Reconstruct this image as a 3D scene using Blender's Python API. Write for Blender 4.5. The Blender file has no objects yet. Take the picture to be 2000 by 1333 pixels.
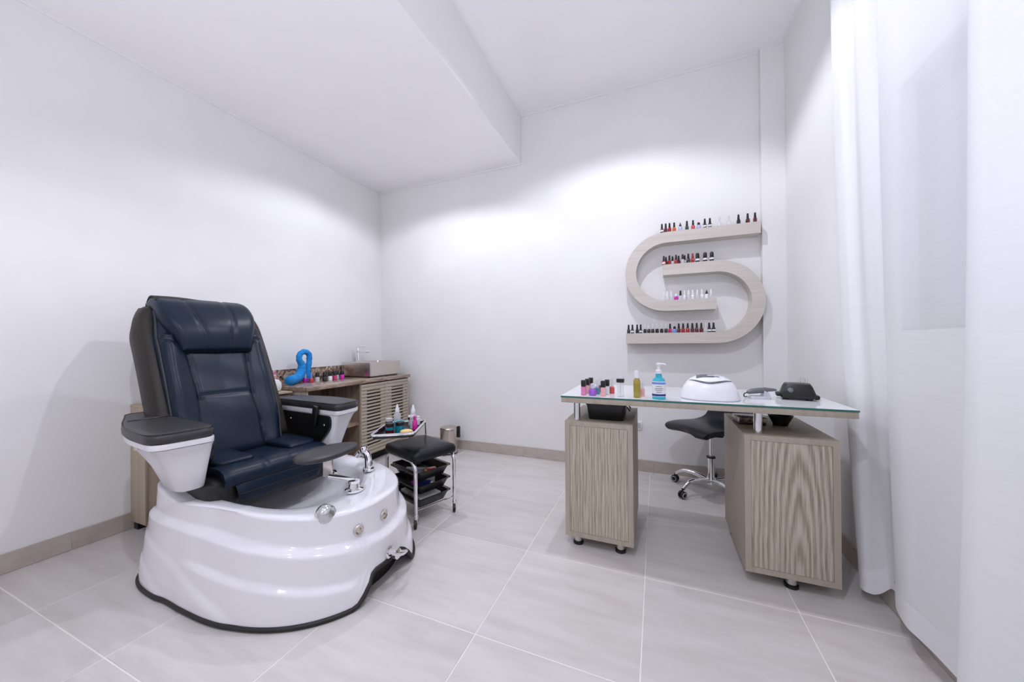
import bpy, bmesh, math, random
from mathutils import Vector, Matrix
random.seed(7)
C = bpy.context.scene.collection
S = bpy.context.scene
R = math.radians
PI = math.pi
# ------------------------------------------------------------------ camera
CAMZ = 1.07
cam = bpy.data.objects.new('camera', bpy.data.cameras.new('camera')); C.objects.link(cam)
yaw, pitch, roll = 0.387539, 0.005331, -0.007869
f = Vector((-math.sin(yaw)*math.cos(pitch), math.cos(yaw)*math.cos(pitch), math.sin(pitch)))
r0 = Vector((math.cos(yaw), math.sin(yaw), 0)); u0 = r0.cross(f)
rr = r0*math.cos(roll) + u0*math.sin(roll); uu = -r0*math.sin(roll) + u0*math.cos(roll)
cam.matrix_world = Matrix(((rr.x, uu.x, -f.x, 0), (rr.y, uu.y, -f.y, 0), (rr.z, uu.z, -f.z, CAMZ), (0, 0, 0, 1)))
cam.data.sensor_width = 36; cam.data.lens = 689.41/2000*36; cam.data.clip_start = 0.02
S.camera = cam
# ------------------------------------------------------------------ world, lights, exposure
w = bpy.data.worlds.new('dusk'); S.world = w; w.use_nodes = True
w.node_tree.nodes['Background'].inputs[0].default_value = (0.40, 0.46, 0.85, 1)
w.node_tree.nodes['Background'].inputs[1].default_value = 0.22
S.view_settings.view_transform = 'Standard'; S.view_settings.look = 'None'
S.view_settings.gamma = 1; S.view_settings.use_curve_mapping = False
S.view_settings.exposure = 0.05
S.cycles.use_adaptive_sampling = True; S.cycles.adaptive_threshold = 0.045; S.cycles.adaptive_min_samples = 10
S.cycles.caustics_reflective = False; S.cycles.caustics_refractive = False
S.cycles.max_bounces = 8; S.cycles.transparent_max_bounces = 6

def spot(name, loc, power, size, blend, col=(0.93, 0.93, 1.0), rad=0.05):
    l = bpy.data.lights.new(name, 'SPOT'); l.energy = power; l.spot_size = R(size); l.spot_blend = blend
    l.color = col; l.shadow_soft_size = rad
    o = bpy.data.objects.new(name, l); C.objects.link(o); o.location = loc
    return o
COOL = (0.865, 0.872, 1.0)
def globe(name, loc, power, rad, col=COOL):
    l = bpy.data.lights.new(name, 'POINT'); l.energy = power; l.color = col; l.shadow_soft_size = rad
    o = bpy.data.objects.new(name, l); C.objects.link(o); o.location = loc
    return o
for x_, y_, z_, p_, a_ in ((-1.82, 2.18, 2.755, 45, 150), (-1.50, 0.20, 2.755, 4, 146), (-0.24, 1.97, 3.19, 64, 136), (-0.30, 0.10, 3.19, 66, 138), (-0.9, -1.30, 2.74, 36, 150)):
    spot('downlight_lamp', (x_, y_, z_), p_, a_, 0.30, COOL, 0.03)  # last pair, near and behind the viewer, is added fill; others follow scallops and shadows
for x_, y_, p_ in ((-1.30, -0.55, 52), (-0.05, -0.55, 92)):     # added fill spots, unseen behind the viewer, brighten the ceiling
    spot('uplighter_lamp', (x_, y_, 0.45), p_, 128, 0.6, COOL, 0.12).rotation_euler = (PI-R(16), 0, 0)

# ------------------------------------------------------------------ materials
MAT = {}
def mat(name, col, rough=0.5, metal=0.0, **k):
    if name in MAT: return MAT[name]
    m = bpy.data.materials.new(name); m.use_nodes = True
    b = m.node_tree.nodes['Principled BSDF']
    b.inputs['Base Color'].default_value = (*col, 1); b.inputs['Roughness'].default_value = rough
    b.inputs['Metallic'].default_value = metal
    for a, v in k.items():
        b.inputs[a.replace('_', ' ')].default_value = v
    MAT[name] = m
    return m
def nodes(m):
    n = m.node_tree.nodes; return n, m.node_tree.links, n['Principled BSDF']
def ramp(n, stops):
    r = n.new('ShaderNodeValToRGB'); e = r.color_ramp.elements
    while len(e) < len(stops): e.new(0.5)
    for i, (p, c) in enumerate(stops): e[i].position = p; e[i].color = (*c, 1)
    return r
def noise_mat(name, stops, scale=(1, 1, 1), nscale=5, detail=4, rough=0.5, bump=0.0, coord='Object', dist=0.0, rnd=0.0, rough2=0.6):
    m = mat(name, (.5, .5, .5), rough); n, l, b = nodes(m)
    tc = n.new('ShaderNodeTexCoord'); mp = n.new('ShaderNodeMapping'); mp.inputs['Scale'].default_value = scale
    l.new(tc.outputs[coord], mp.inputs[0])
    nz = n.new('ShaderNodeTexNoise'); nz.inputs['Scale'].default_value = nscale; nz.inputs['Detail'].default_value = detail
    nz.inputs['Roughness'].default_value = rough2; nz.inputs['Distortion'].default_value = dist
    vec = mp.outputs[0]
    if rnd:
        oi = n.new('ShaderNodeObjectInfo'); ml = n.new('ShaderNodeMath'); ml.operation = 'MULTIPLY'; ml.inputs[1].default_value = 37.0
        l.new(oi.outputs['Random'], ml.inputs[0]); ad = n.new('ShaderNodeVectorMath'); ad.operation = 'ADD'
        l.new(vec, ad.inputs[0]); l.new(ml.outputs[0], ad.inputs[1]); vec = ad.outputs[0]
    l.new(vec, nz.inputs['Vector'])
    rp = ramp(n, stops); l.new(nz.outputs['Fac'], rp.inputs[0])
    out = rp.outputs[0]
    if rnd:
        hs = n.new('ShaderNodeHueSaturation'); mr = n.new('ShaderNodeMapRange')
        mr.inputs['To Min'].default_value = 1-rnd; mr.inputs['To Max'].default_value = 1+rnd
        l.new(oi.outputs['Random'], mr.inputs[0]); l.new(mr.outputs[0], hs.inputs['Value']); l.new(out, hs.inputs['Color']); out = hs.outputs[0]
    l.new(out, b.inputs['Base Color'])
    if bump:
        bp = n.new('ShaderNodeBump'); bp.inputs['Strength'].default_value = bump; bp.inputs['Distance'].default_value = 0.002
        l.new(nz.outputs['Fac'], bp.inputs['Height']); l.new(bp.outputs[0], b.inputs['Normal'])
    return m
noise_mat('wall_paint', [(.3, (.83, .825, .815)), (.7, (.86, .855, .845))], nscale=3, detail=1, rough=.75)
noise_mat('ceiling_paint', [(.3, (.91, .90, .905)), (.7, (.93, .92, .925))], nscale=3, detail=1, rough=.8)
mat('trim_paint', (.88, .87, .87), .6)
noise_mat('floor_tile', [(.25, (.56, .52, .495)), (.5, (.635, .60, .58)), (.75, (.70, .67, .65))], scale=(1.2, 6, 1), nscale=2.2, detail=7, rough=.36, rnd=.03)
mat('grout', (.84, .80, .76), .8)
noise_mat('skirting_tile', [(.25, (.42, .365, .315)), (.5, (.50, .44, .39)), (.75, (.56, .505, .46))], scale=(6, 6, 14), nscale=1.5, detail=6, rough=.45, rnd=.03)
noise_mat('oak_plain', [(.3, (.39, .335, .265)), (.7, (.46, .405, .33))], scale=(30, 30, 2.5), nscale=1.4, detail=4, rough=.5, rnd=.02)
noise_mat('shelf_oak', [(.3, (.56, .51, .455)), (.7, (.66, .615, .56))], scale=(1.5, 6, 34), nscale=1.3, detail=4, rough=.5)
def oak_grain(name, cathedral, off=0.0):
    m = mat(name, (.5, .4, .3), .55); n, l, b = nodes(m)
    tc = n.new('ShaderNodeTexCoord'); mp = n.new('ShaderNodeMapping')
    mp.inputs['Scale'].default_value = (1, 1, .10) if cathedral else (1, 1, .05)
    mp.inputs['Location'].default_value = (off, 0, 0.035)
    l.new(tc.outputs['Object'], mp.inputs[0])
    wv = n.new('ShaderNodeTexWave'); wv.wave_type = 'RINGS' if cathedral else 'BANDS'; wv.inputs['Scale'].default_value = 17 if cathedral else 20
    if cathedral: wv.rings_direction = 'Y'
    wv.inputs['Distortion'].default_value = 3.5 if cathedral else 8.0
    wv.inputs['Detail'].default_value = 4; wv.inputs['Detail Scale'].default_value = 2.2
    l.new(mp.outputs[0], wv.inputs['Vector'])
    mp2 = n.new('ShaderNodeMapping'); mp2.inputs['Scale'].default_value = (210, 210, 7); l.new(tc.outputs['Object'], mp2.inputs[0])
    nz = n.new('ShaderNodeTexNoise'); nz.inputs['Scale'].default_value = 1.0; nz.inputs['Detail'].default_value = 5; l.new(mp2.outputs[0], nz.inputs['Vector'])
    mx = n.new('ShaderNodeMix'); mx.inputs[0].default_value = .74 if cathedral else .84
    l.new(wv.outputs['Fac'], mx.inputs[2]); l.new(nz.outputs['Fac'], mx.inputs[3])
    rp = ramp(n, [(.30, (.29, .235, .17)), (.50, (.45, .39, .305)), (.70, (.60, .535, .435))]); l.new(mx.outputs[0], rp.inputs[0])
    l.new(rp.outputs[0], b.inputs['Base Color'])
    bp = n.new('ShaderNodeBump'); bp.inputs['Strength'].default_value = .12; bp.inputs['Distance'].default_value = .001
    l.new(mx.outputs[0], bp.inputs['Height']); l.new(bp.outputs[0], b.inputs['Normal'])
    return m
oak_grain('oak_straight', False); oak_grain('oak_cathedral', True, -0.03)
noise_mat('vanity_wood', [(.25, (.12, .078, .052)), (.45, (.27, .19, .13)), (.6, (.36, .275, .20)), (.8, (.46, .37, .28))], scale=(16, 16, .5), nscale=1.6, detail=5, rough=.5, dist=.4)
noise_mat('pale_wood', [(.25, (.33, .25, .175)), (.5, (.47, .385, .29)), (.8, (.55, .46, .36))], scale=(14, 14, .6), nscale=1.6, detail=5, rough=.5)
noise_mat('slat_wood', [(.3, (.46, .40, .32)), (.7, (.56, .50, .41))], scale=(3, 3, 40), nscale=1.4, detail=3, rough=.5)
noise_mat('granite', [(.36, (.018, .013, .011)), (.46, (.16, .10, .07)), (.55, (.36, .27, .20)), (.66, (.62, .53, .44))], nscale=26, detail=6, rough=.15, dist=1.2)
noise_mat('counter_stone', [(.3, (.16, .10, .07)), (.5, (.30, .215, .16)), (.7, (.46, .37, .30))], scale=(3, 1, 3), nscale=9, detail=6, rough=.14, dist=.8)
noise_mat('navy_leather', [(.3, (.006, .013, .027)), (.7, (.009, .019, .038))], nscale=240, detail=3, rough=.36, bump=.10)
noise_mat('black_leather', [(.3, (.010, .011, .014)), (.7, (.014, .015, .019))], nscale=240, detail=3, rough=.33, bump=.08)
noise_mat('brown_vinyl', [(.3, (.028, .024, .021)), (.7, (.036, .031, .027))], nscale=200, detail=3, rough=.45, bump=.08)
for q_ in ('navy_leather', 'black_leather', 'brown_vinyl'): MAT[q_].node_tree.nodes['Principled BSDF'].inputs['Specular IOR Level'].default_value = .24
mat('piping', (.006, .008, .012), .4)
noise_mat('arm_vinyl', [(.3, (.030, .029, .031)), (.7, (.038, .036, .038))], nscale=220, detail=3, rough=.42, bump=.08)
mat('zip_tape', (.03, .03, .03), .5)
mat('acrylic', (.83, .82, .85), .10, Coat_Weight=.5, Coat_Roughness=.03)
mat('arm_white', (.80, .79, .82), .25)
mat('chrome', (.86, .86, .88), .06, 1.0)
mat('knob_silver', (.62, .62, .65), .16, .9)
mat('steel', (.66, .62, .57), .22, 1.0)
mat('bin_steel', (.62, .57, .51), .26, 1.0)
mat('black_plastic', (.008, .008, .009), .35)
mat('black_rubber', (.012, .011, .010), .55)
mat('tray_black', (.012, .012, .012), .28)
mat('dark_hollow', (.012, .010, .009), .8)  # near-black colour painted in for shade inside hollows and under furniture
mat('white_plastic', (.84, .84, .87), .3)
mat('grey_plastic', (.14, .14, .16), .35)
mat('light_grey', (.52, .52, .58), .35)
mat('glass_surface', (.80, .83, .835), .03)
mat('glass_edge', (.03, .15, .125), .08)
noise_mat('towel_blue', [(.3, (.010, .20, .56)), (.7, (.016, .30, .72))], nscale=38, detail=5, rough=.9, bump=.9)
mat('pale_yellow', (.80, .58, .26), .6)
mat('paper', (.80, .80, .80), .7)
def clear(name, col, alpha, rough=.08):
    m = mat(name, col, rough); m.node_tree.nodes['Principled BSDF'].inputs['Alpha'].default_value = alpha
    return m
clear('clear_plastic', (.88, .88, .93), .42); clear('clear_cap', (.80, .80, .85), .55); clear('amber_oil', (.42, .33, .05), .82)
clear('blue_gel', (.03, .50, .66), .85); clear('pink_gel', (.75, .03, .38), .80)
clear('pane_glass', (.75, .80, .90), .16, .02)
POL = dict(red=(.36, .012, .016), burgundy=(.11, .010, .018), orange=(.62, .11, .03), black=(.010, .010, .012), green=(.02, .06, .03),
           lavender=(.50, .50, .72), blue=(.16, .30, .70), magenta=(.58, .012, .42), white=(.78, .78, .80), pink=(.70, .20, .42), purple=(.33, .10, .58),
           palepink=(.80, .42, .42), coral=(.62, .06, .07), teal=(.01, .24, .33), rose=(.55, .03, .15), bluegreen=(.10, .25, .35))
for k, v in POL.items(): mat('polish_'+k, v, .12, Coat_Weight=.4)
def sheer():
    m = bpy.data.materials.new('sheer_cloth'); m.use_nodes = True; n = m.node_tree.nodes; l = m.node_tree.links
    n.remove(n['Principled BSDF']); o = n['Material Output']
    d = n.new('ShaderNodeBsdfDiffuse'); d.inputs[0].default_value = (.95, .955, .97, 1)
    t = n.new('ShaderNodeBsdfTranslucent'); t.inputs[0].default_value = (.95, .955, .97, 1)
    tr = n.new('ShaderNodeBsdfTransparent')
    a = n.new('ShaderNodeMixShader'); a.inputs[0].default_value = .15; l.new(d.outputs[0], a.inputs[1]); l.new(t.outputs[0], a.inputs[2])
    tc = n.new('ShaderNodeTexCoord'); mp = n.new('ShaderNodeMapping'); mp.inputs['Scale'].default_value = (.5, 2, 40); l.new(tc.outputs['Object'], mp.inputs[0])
    nz = n.new('ShaderNodeTexNoise'); nz.inputs['Scale'].default_value = 3; nz.inputs['Detail'].default_value = 4; l.new(mp.outputs[0], nz.inputs['Vector'])
    mr = n.new('ShaderNodeMapRange'); mr.inputs['To Min'].default_value = .21; mr.inputs['To Max'].default_value = .27; l.new(nz.outputs['Fac'], mr.inputs[0])
    b = n.new('ShaderNodeMixShader'); l.new(mr.outputs[0], b.inputs[0]); l.new(a.outputs[0], b.inputs[1]); l.new(tr.outputs[0], b.inputs[2])
    l.new(b.outputs[0], o.inputs[0]); MAT['sheer_cloth'] = m
sheer()
mat('hem_cloth', (.86, .86, .90), .9)

# ------------------------------------------------------------------ mesh helpers
class B:
    def __init__(s): s.bm = bmesh.new()
    def raw(s, vs, fs, mi=0):
        v = [s.bm.verts.new(p) for p in vs]
        for q in fs:
            try:
                fc = s.bm.faces.new([v[i] for i in q]); fc.material_index = mi
            except ValueError: pass
        return s
    def box(s, x0, y0, z0, x1, y1, z1, bev=0, seg=2):
        t = bmesh.new(); bmesh.ops.create_cube(t, size=1)
        for v in t.verts: v.co = Vector(((x0+x1)/2+v.co.x*(x1-x0), (y0+y1)/2+v.co.y*(y1-y0), (z0+z1)/2+v.co.z*(z1-z0)))
        if bev: bmesh.ops.bevel(t, geom=t.edges[:], offset=bev, segments=seg, profile=.5, affect='EDGES')
        s.merge(t); return s
    def merge(s, t):
        t.verts.index_update()
        s.raw([v.co.copy() for v in t.verts], [[v.index for v in q.verts] for q in t.faces]); t.free()
    def cyl(s, p0, p1, r0, r1=None, n=16):
        return s.tube([p0, p1], [r0, r0 if r1 is None else r1], n)
    def tube(s, path, r, n=8, closed=False):
        P = [Vector(p) for p in path]; m = len(P)
        rs = r if isinstance(r, (list, tuple)) else [r]*m
        vs = []; fs = []; up = None
        for i in range(m):
            a = P[i-1] if (i > 0 or closed) else P[i]; b = P[(i+1) % m] if (i < m-1 or closed) else P[i]
            d = (b-a).normalized()
            if up is None:
                up = Vector((0, 0, 1)) if abs(d.z) < .9 else Vector((1, 0, 0))
            x = d.cross(up)
            if x.length < 1e-5: x = d.cross(Vector((0, 1, 0)))
            x.normalize(); y = x.cross(d).normalized(); up = y
            for k in range(n):
                a2 = 2*PI*k/n; vs.append(P[i]+(x*math.cos(a2)+y*math.sin(a2))*rs[i])
        mm = m if closed else m-1
        for i in range(mm):
            for k in range(n):
                j = (i+1) % m; fs.append([i*n+k, i*n+(k+1) % n, j*n+(k+1) % n, j*n+k])
        if not closed: fs.append(list(range(n))[::-1]); fs.append([(m-1)*n+k for k in range(n)])
        return s.raw(vs, fs)
    def lathe(s, prof, c=(0, 0, 0), n=20, sq=0):
        vs = []; fs = []
        for (r, z) in prof:
            for k in range(n):
                a = 2*PI*k/n; q = 1.0
                if sq: q = 1/((abs(math.cos(a))**sq+abs(math.sin(a))**sq)**(1/sq))
                vs.append((c[0]+r*q*math.cos(a), c[1]+r*q*math.sin(a), c[2]+z))
        m = len(prof)
        for i in range(m-1):
            for k in range(n): fs.append([i*n+k, i*n+(k+1) % n, (i+1)*n+(k+1) % n, (i+1)*n+k])
        fs.append(list(range(n))[::-1]); fs.append([(m-1)*n+k for k in range(n)])
        return s.raw(vs, fs)
    def loft(s, loops, caps=True):
        n = len(loops[0]); vs = [p for L in loops for p in L]; fs = []
        for i in range(len(loops)-1):
            for k in range(n): fs.append([i*n+k, i*n+(k+1) % n, (i+1)*n+(k+1) % n, (i+1)*n+k])
        if caps: fs.append(list(range(n))[::-1]); fs.append([(len(loops)-1)*n+k for k in range(n)])
        return s.raw(vs, fs)
    def grid(s, fn, nu, nv):
        vs = [fn(i/nu, j/nv) for i in range(nu+1) for j in range(nv+1)]
        fs = [[i*(nv+1)+j, (i+1)*(nv+1)+j, (i+1)*(nv+1)+j+1, i*(nv+1)+j+1] for i in range(nu) for j in range(nv)]
        return s.raw(vs, fs)
    def xf(s, M):
        bmesh.ops.transform(s.bm, matrix=M, verts=s.bm.verts); return s
    def mesh(s, name, smooth=True, ang=38):
        bmesh.ops.recalc_face_normals(s.bm, faces=s.bm.faces)
        me = bpy.data.meshes.new(name); s.bm.to_mesh(me); s.bm.free()
        if smooth:
            me.shade_smooth(); me.set_sharp_from_angle(angle=R(ang))
        return me
    def build(s, name, m, parent=None, smooth=True, ang=38, flip=False):
        me = s.mesh(name, smooth, ang)
        ms = m if isinstance(m, (list, tuple)) else [m]
        for q in ms: me.materials.append(MAT[q])
        o = bpy.data.objects.new(name, me); C.objects.link(o)
        if parent: o.parent = parent
        return o
def tag(o, label=None, cat=None, group=None, kind=None):
    for k, v in (('label', label), ('category', cat), ('group', group), ('kind', kind)):
        if v: o[k] = v
    return o
def thing(name, label, cat, loc=(0, 0, 0), rz=0, group=None):
    o = bpy.data.objects.new(name, None); C.objects.link(o); o.location = loc; o.rotation_euler = (0, 0, rz)
    o.empty_display_size = .05
    return tag(o, label, cat, group)
def struct(o, label, cat=None): return tag(o, label, cat, kind='structure')
def box(name, m, d, parent=None, bev=0, seg=2): return B().box(*d, bev=bev, seg=seg).build(name, m, parent)
def rpoly(pts, r, n=5):
    out = []; m = len(pts)
    for i in range(m):
        p = Vector(pts[i]); a = Vector(pts[i-1]); b = Vector(pts[(i+1) % m])
        da = (a-p); db = (b-p); k = min(r[i] if isinstance(r, (list, tuple)) else r, da.length*.49, db.length*.49)
        A = p+da.normalized()*k; D = p+db.normalized()*k
        for j in range(n+1):
            t = j/n; out.append((A*(1-t)**2+p*2*t*(1-t)+D*t*t))
    return out
def sstep(a, b, x):
    t = max(0, min(1, (x-a)/(b-a))); return t*t*(3-2*t)
def interp(tab, x):
    if x <= tab[0][0]: return tab[0][1]
    for (a, p), (b, q) in zip(tab, tab[1:]):
        if x <= b:
            t = (x-a)/(b-a); t = t*t*(3-2*t) if False else t
            return p+(q-p)*t
    return tab[-1][1]
def cat_spline(P, n=8):
    P = [Vector(p) for p in P]; out = []
    for i in range(len(P)-1):
        p0 = P[max(i-1, 0)]; p1 = P[i]; p2 = P[i+1]; p3 = P[min(i+2, len(P)-1)]
        for k in range(n):
            t = k/n
            out.append(.5*((2*p1)+(p2-p0)*t+(2*p0-5*p1+4*p2-p3)*t*t+(3*p1-p0-3*p2+p3)*t**3))
    out.append(P[-1]); return out

# ================================================================== ROOM
XL, XR, YB, YF = -2.86, 0.865, 3.12, -1.9
ZL, ZH, XS = 2.765, 3.215, -1.165
floor = box('floor', 'grout', (XL-.1, YF-.1, -.10, XR+.1, YB+.1, -.0015))
struct(floor, 'pale beige tiled floor of the treatment room', 'floor')
T = 0.569; G = 0.0025; X0 = -0.057; Y0 = 1.712; TY = .5585
full = None
ix0 = math.floor((XL-X0)/T); iy0 = math.floor((YF-Y0)/TY)
for i in range(ix0, 3):
    for j in range(iy0, 4):
        xa, xb = X0+i*T, X0+(i+1)*T; ya, yb = Y0+j*TY, Y0+(j+1)*TY
        cx0, cx1 = max(xa, XL), min(xb, XR); cy0, cy1 = max(ya, YF), min(yb, YB)
        if cx1-cx0 < .02 or cy1-cy0 < .02: continue
        whole = (cx0 == xa and cx1 == xb and cy0 == ya and cy1 == yb)
        if whole and full:
            o = bpy.data.objects.new('tile', full); C.objects.link(o)
        else:
            w2, h2 = (cx1-cx0)/2-G, (cy1-cy0)/2-G
            o = box('tile', 'floor_tile', (-w2, -h2, -.010, w2, h2, 0), None, .0008, 1)
            if whole: full = o.data
        o.parent = floor; o.location = ((cx0+cx1)/2, (cy0+cy1)/2, 0)

wl = box('wall_left', 'wall_paint', (XL-.1, YF, 0, XL, YB+.1, ZH+.05)); struct(wl, 'plain off-white wall behind the pedicure chair', 'wall')
wb = box('wall_back', 'wall_paint', (XL, YB, 0, XR+.1, YB+.1, ZH+.05)); struct(wb, 'off-white wall carrying the curved polish shelves', 'wall')
wf = box('wall_front', 'wall_paint', (XL-.1, YF-.1, 0, XR+.1, YF, ZH+.05)); struct(wf, 'off-white wall behind the viewer', 'wall')
pil = box('trim_1', 'wall_paint', (.722, YB-.055, 0, XR, YB, ZH)); struct(pil, 'shallow wall pier in the corner beside the shelves', 'wall')
WY0, WY1, WZ0, WZ1 = -.2, 1.80, 1.117, 2.03
b = B()
b.box(XR, YF, 0, XR+.16, WY0, ZH+.05).box(XR, WY1, 0, XR+.16, YB, ZH+.05).box(XR, WY0, 0, XR+.16, WY1, WZ0).box(XR, WY0, WZ1, XR+.16, WY1, ZH+.05)
wr = b.build('wall_right', 'wall_paint'); struct(wr, 'off-white wall behind the sheer curtains', 'wall')
ce = box('ceiling', 'ceiling_paint', (XL-.1, YF-.1, ZH, XR+.16, YB+.1, ZH+.1)); struct(ce, 'white raised ceiling over the manicure desk', 'ceiling')
so = box('ceiling_soffit', 'ceiling_paint', (XL, YF, ZL, XS, YB, ZH)); struct(so, 'lowered white ceiling section over the pedicure chair', 'ceiling')
tr = 0.012  # slim strips added to draw the highlight line along the ceiling edges
for i, d in enumerate([(XL, YF, ZL-tr, XL+tr, YB, ZL), (XL+tr, YB-tr, ZL-tr, XS, YB, ZL), (XS, YB-tr, ZH-tr, .722, YB, ZH), (.71, YB-.055-tr, ZH-tr, XR, YB-.055, ZH), (XR-tr, YF, ZH-tr, XR, YB-.055-tr, ZH)]):
    t = box('trim_%d' % (i+2), 'trim_paint', d); struct(t, ['thin white cove strip where the left wall meets the low ceiling', 'thin white cove strip above the back wall under the low ceiling', 'thin white cove strip above the back wall under the high ceiling', 'thin white cove strip on top of the corner pier', 'thin white cove strip along the top of the curtained wall'][i], 'trim')
# window
win = thing('window_1', 'window behind the sheer curtain, bluish dusk outside', 'window', (XR, (WY0+WY1)/2, WZ0)); win['kind'] = 'structure'
wy = (WY1-WY0)/2; wh = WZ1-WZ0
b = B(); fw = .045
b.box(.05, -wy, 0, .11, wy, fw).box(.05, -wy, wh-fw, .11, wy, wh).box(.05, -wy, fw, .11, -wy+fw, wh-fw).box(.05, wy-fw, fw, .11, wy, wh-fw).box(.05, -.03, fw, .11, .03, wh-fw)
b.build('window_frame', 'grey_plastic', win)
for a, c in ((-wy+fw, -.03), (.03, wy-fw)): box('pane', 'pane_glass', (.075, a, fw, .083, c, wh-fw), win)
box('window_sill', 'trim_paint', (-.0, -wy, -.012, .05, wy, .0), win)
# baseboards made of single skirting tiles
def skirting(name, p0, p1, nrm, label, phase):
    L = (Vector(p1)-Vector(p0)).length; d = (Vector(p1)-Vector(p0)).normalized(); nv = Vector((nrm[0], nrm[1], 0))
    root = B()
    a = Vector(p0); c = Vector(p1)+nv*.0075
    root.box(min(a.x, c.x), min(a.y, c.y), .0, max(a.x, c.x), max(a.y, c.y), .092)
    base = root.build(name, 'grout'); struct(base, label, 'baseboard')
    t = -phase; share = {}
    while t < L:
        s0, s1 = max(t, 0)+.001, min(t+T, L)-.001
        if s1-s0 > .015:
            key = round(s1-s0, 4)
            if key not in share:
                h = (s1-s0)/2
                bb = B().box(-h, -.0055, -.0465, h, .0055, .0465, bev=.001, seg=1)
                me = bb.mesh('tile'); me.materials.append(MAT['skirting_tile']); share[key] = me
            o = bpy.data.objects.new('tile', share[key]); C.objects.link(o); o.parent = base
            m = a+d*((s0+s1)/2)+nv*.0055; o.location = (m.x, m.y, .0475); o.rotation_euler = (0, 0, math.atan2(d.y, d.x))
        t += T
    return base
skirting('baseboard_left', (XL, YF, 0), (XL, 1.10, 0), (1, 0), 'beige tile skirting along the left wall', .1)
skirting('baseboard_back', (XL, YB, 0), (.722, YB, 0), (0, -1), 'beige tile skirting along the back wall', XL+1.731+T*2)
skirting('baseboard_pier', (.722, YB-.055, 0), (XR, YB-.055, 0), (0, -1), 'short beige tile skirting under the corner pier', 0)
skirting('baseboard_right', (XR, YF, 0), (XR, YB-.055, 0), (-1, 0), 'beige tile skirting below the sheer curtains', .2)
# power outlet
ou = thing('power_outlet', 'small white power outlet on the back wall beside the desk', 'outlet', (-.138, YB, .376))
box('cover_plate', 'white_plastic', (-.024, -.010, -.036, .024, 0, .036), ou, .003)
box('socket', 'light_grey', (-.013, -.012, -.022, .013, -.009, .022), ou, .001, 1)

# ================================================================== PEDICURE CHAIR
PC = Vector((-1.70, 1.25, 0))
pch = thing('pedicure_chair', 'navy leather massage pedicure chair on a glossy white foot spa', 'pedicure chair', PC)
def outline(th, af, ar, b_, nf=2.3, nr=3.2):
    c, s = math.cos(th), math.sin(th); a = af if c >= 0 else ar; n = nf+(nr-nf)*sstep(.2, -.4, c)
    k = (abs(c/a)**n+abs(s/b_)**n)**(-1/n); return k*c, k*s
RIMZ = [(-.47, .432), (-.36, .42), (-.22, .388), (.0, .388), (.12, .39), (.35, .375), (.55, .362)]
Z1 = [(0, .222), (10, .232), (30, .252), (52, .280), (85, .297), (120, .315), (180, .34)]
Z2 = [(0, .078), (13, .094), (30, .118), (51, .154), (90, .176), (115, .19), (180, .2)]
ZA = [(60, .01), (74, .055), (90, .095), (105, .135), (122, .185), (140, .24), (160, .28), (180, .30)]
ZB = [(105, -.05), (112, -.02), (122, .035), (135, .10), (150, .17), (180, .24)]
def zbot(td): return .095*(1-sstep(7.5, 18.5, abs(td-1))) + .012
def wall_w(td, z, zr):
    a = abs(td); z1 = interp(Z1, a); z2 = interp(Z2, a)
    w_ = .10*(zr-z)/max(zr-z1, .01) if z > z1 else .10
    w_ = min(w_, .10)
    w_ += .42*sstep(z1+.016, z1-.016, z) + .10*max(0, min(1, (z1-z)/max(z1-z2, .01)))
    f2 = 1-sstep(88, 112, a)
    w_ += .22*f2*sstep(z2+.013, z2-.015, z) + .22*(1-f2)*max(0, min(1, (z1-z)/max(z1, .01)))
    w_ += .12*max(0, min(1, (z2-z)/.12))
    if a > 55:
        w_ += (.13*sstep(interp(ZA, a)+.018, interp(ZA, a)-.018, z)-.09)*sstep(55, 75, a)
        w_ += (.13*sstep(interp(ZB, a)+.018, interp(ZB, a)-.018, z)-.09)*sstep(100, 115, a)
    return w_
RB = lambda th: .36+.042*sstep(.15, -.6, math.cos(th))
NT = 160; NZ = 64
loops = []
def wallpt(th, k):
    td = math.degrees(th); td = td-360 if td > 180 else td
    xr, yr = outline(th, .54, .505, RB(th), 2.3, 6); xb, yb = outline(th, .612, .60, .44, 2.3, 5)
    zr = interp(RIMZ, xr); zb = zbot(td); z = zr+(zb-zr)*k
    w_ = wall_w(td, z, zr)
    return Vector((xr+(xb-xr)*w_, yr+(yb-yr)*w_, z))
ths = [2*PI*i/NT for i in range(NT)]
for k in range(NZ, -1, -1): loops.append([wallpt(t, k/NZ) for t in ths])
def rimloop(fr, dz):
    out = []
    for t in ths:
        xr, yr = outline(t, .54, .505, RB(t), 2.3, 6); xi, yi = outline(t, .315, .40, .275, 2.4, 3)
        z = interp(RIMZ, xr); out.append(Vector((xr+(xi-xr)*fr, yr+(yi-yr)*fr, z+dz)))
    return out
for fr, dz in ((.05, .007), (.12, .010), (.3, .008), (.6, .003), (.85, -.003), (.97, -.009), (1.03, -.022)): loops.append(rimloop(fr, dz))
for sc, z in ((.965, .335), (.93, .295), (.88, .255), (.79, .225), (.5, .212), (.15, .21)):
    loops.append([Vector((*[q*sc for q in outline(t, .315, .40, .275, 2.4, 3)], z)) for t in ths])
tub = B().loft(loops, caps=False); 
tub.raw(loops[-1], [list(range(NT))]) 
tubo = tub.build('tub', 'acrylic', pch, ang=70)
edge = [wallpt(t, 1.0)+Vector((0, 0, -.002)) for t in ths]
B().tube(edge, .010, 8, closed=True).build('rubber_trim', 'black_rubber', pch)
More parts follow.
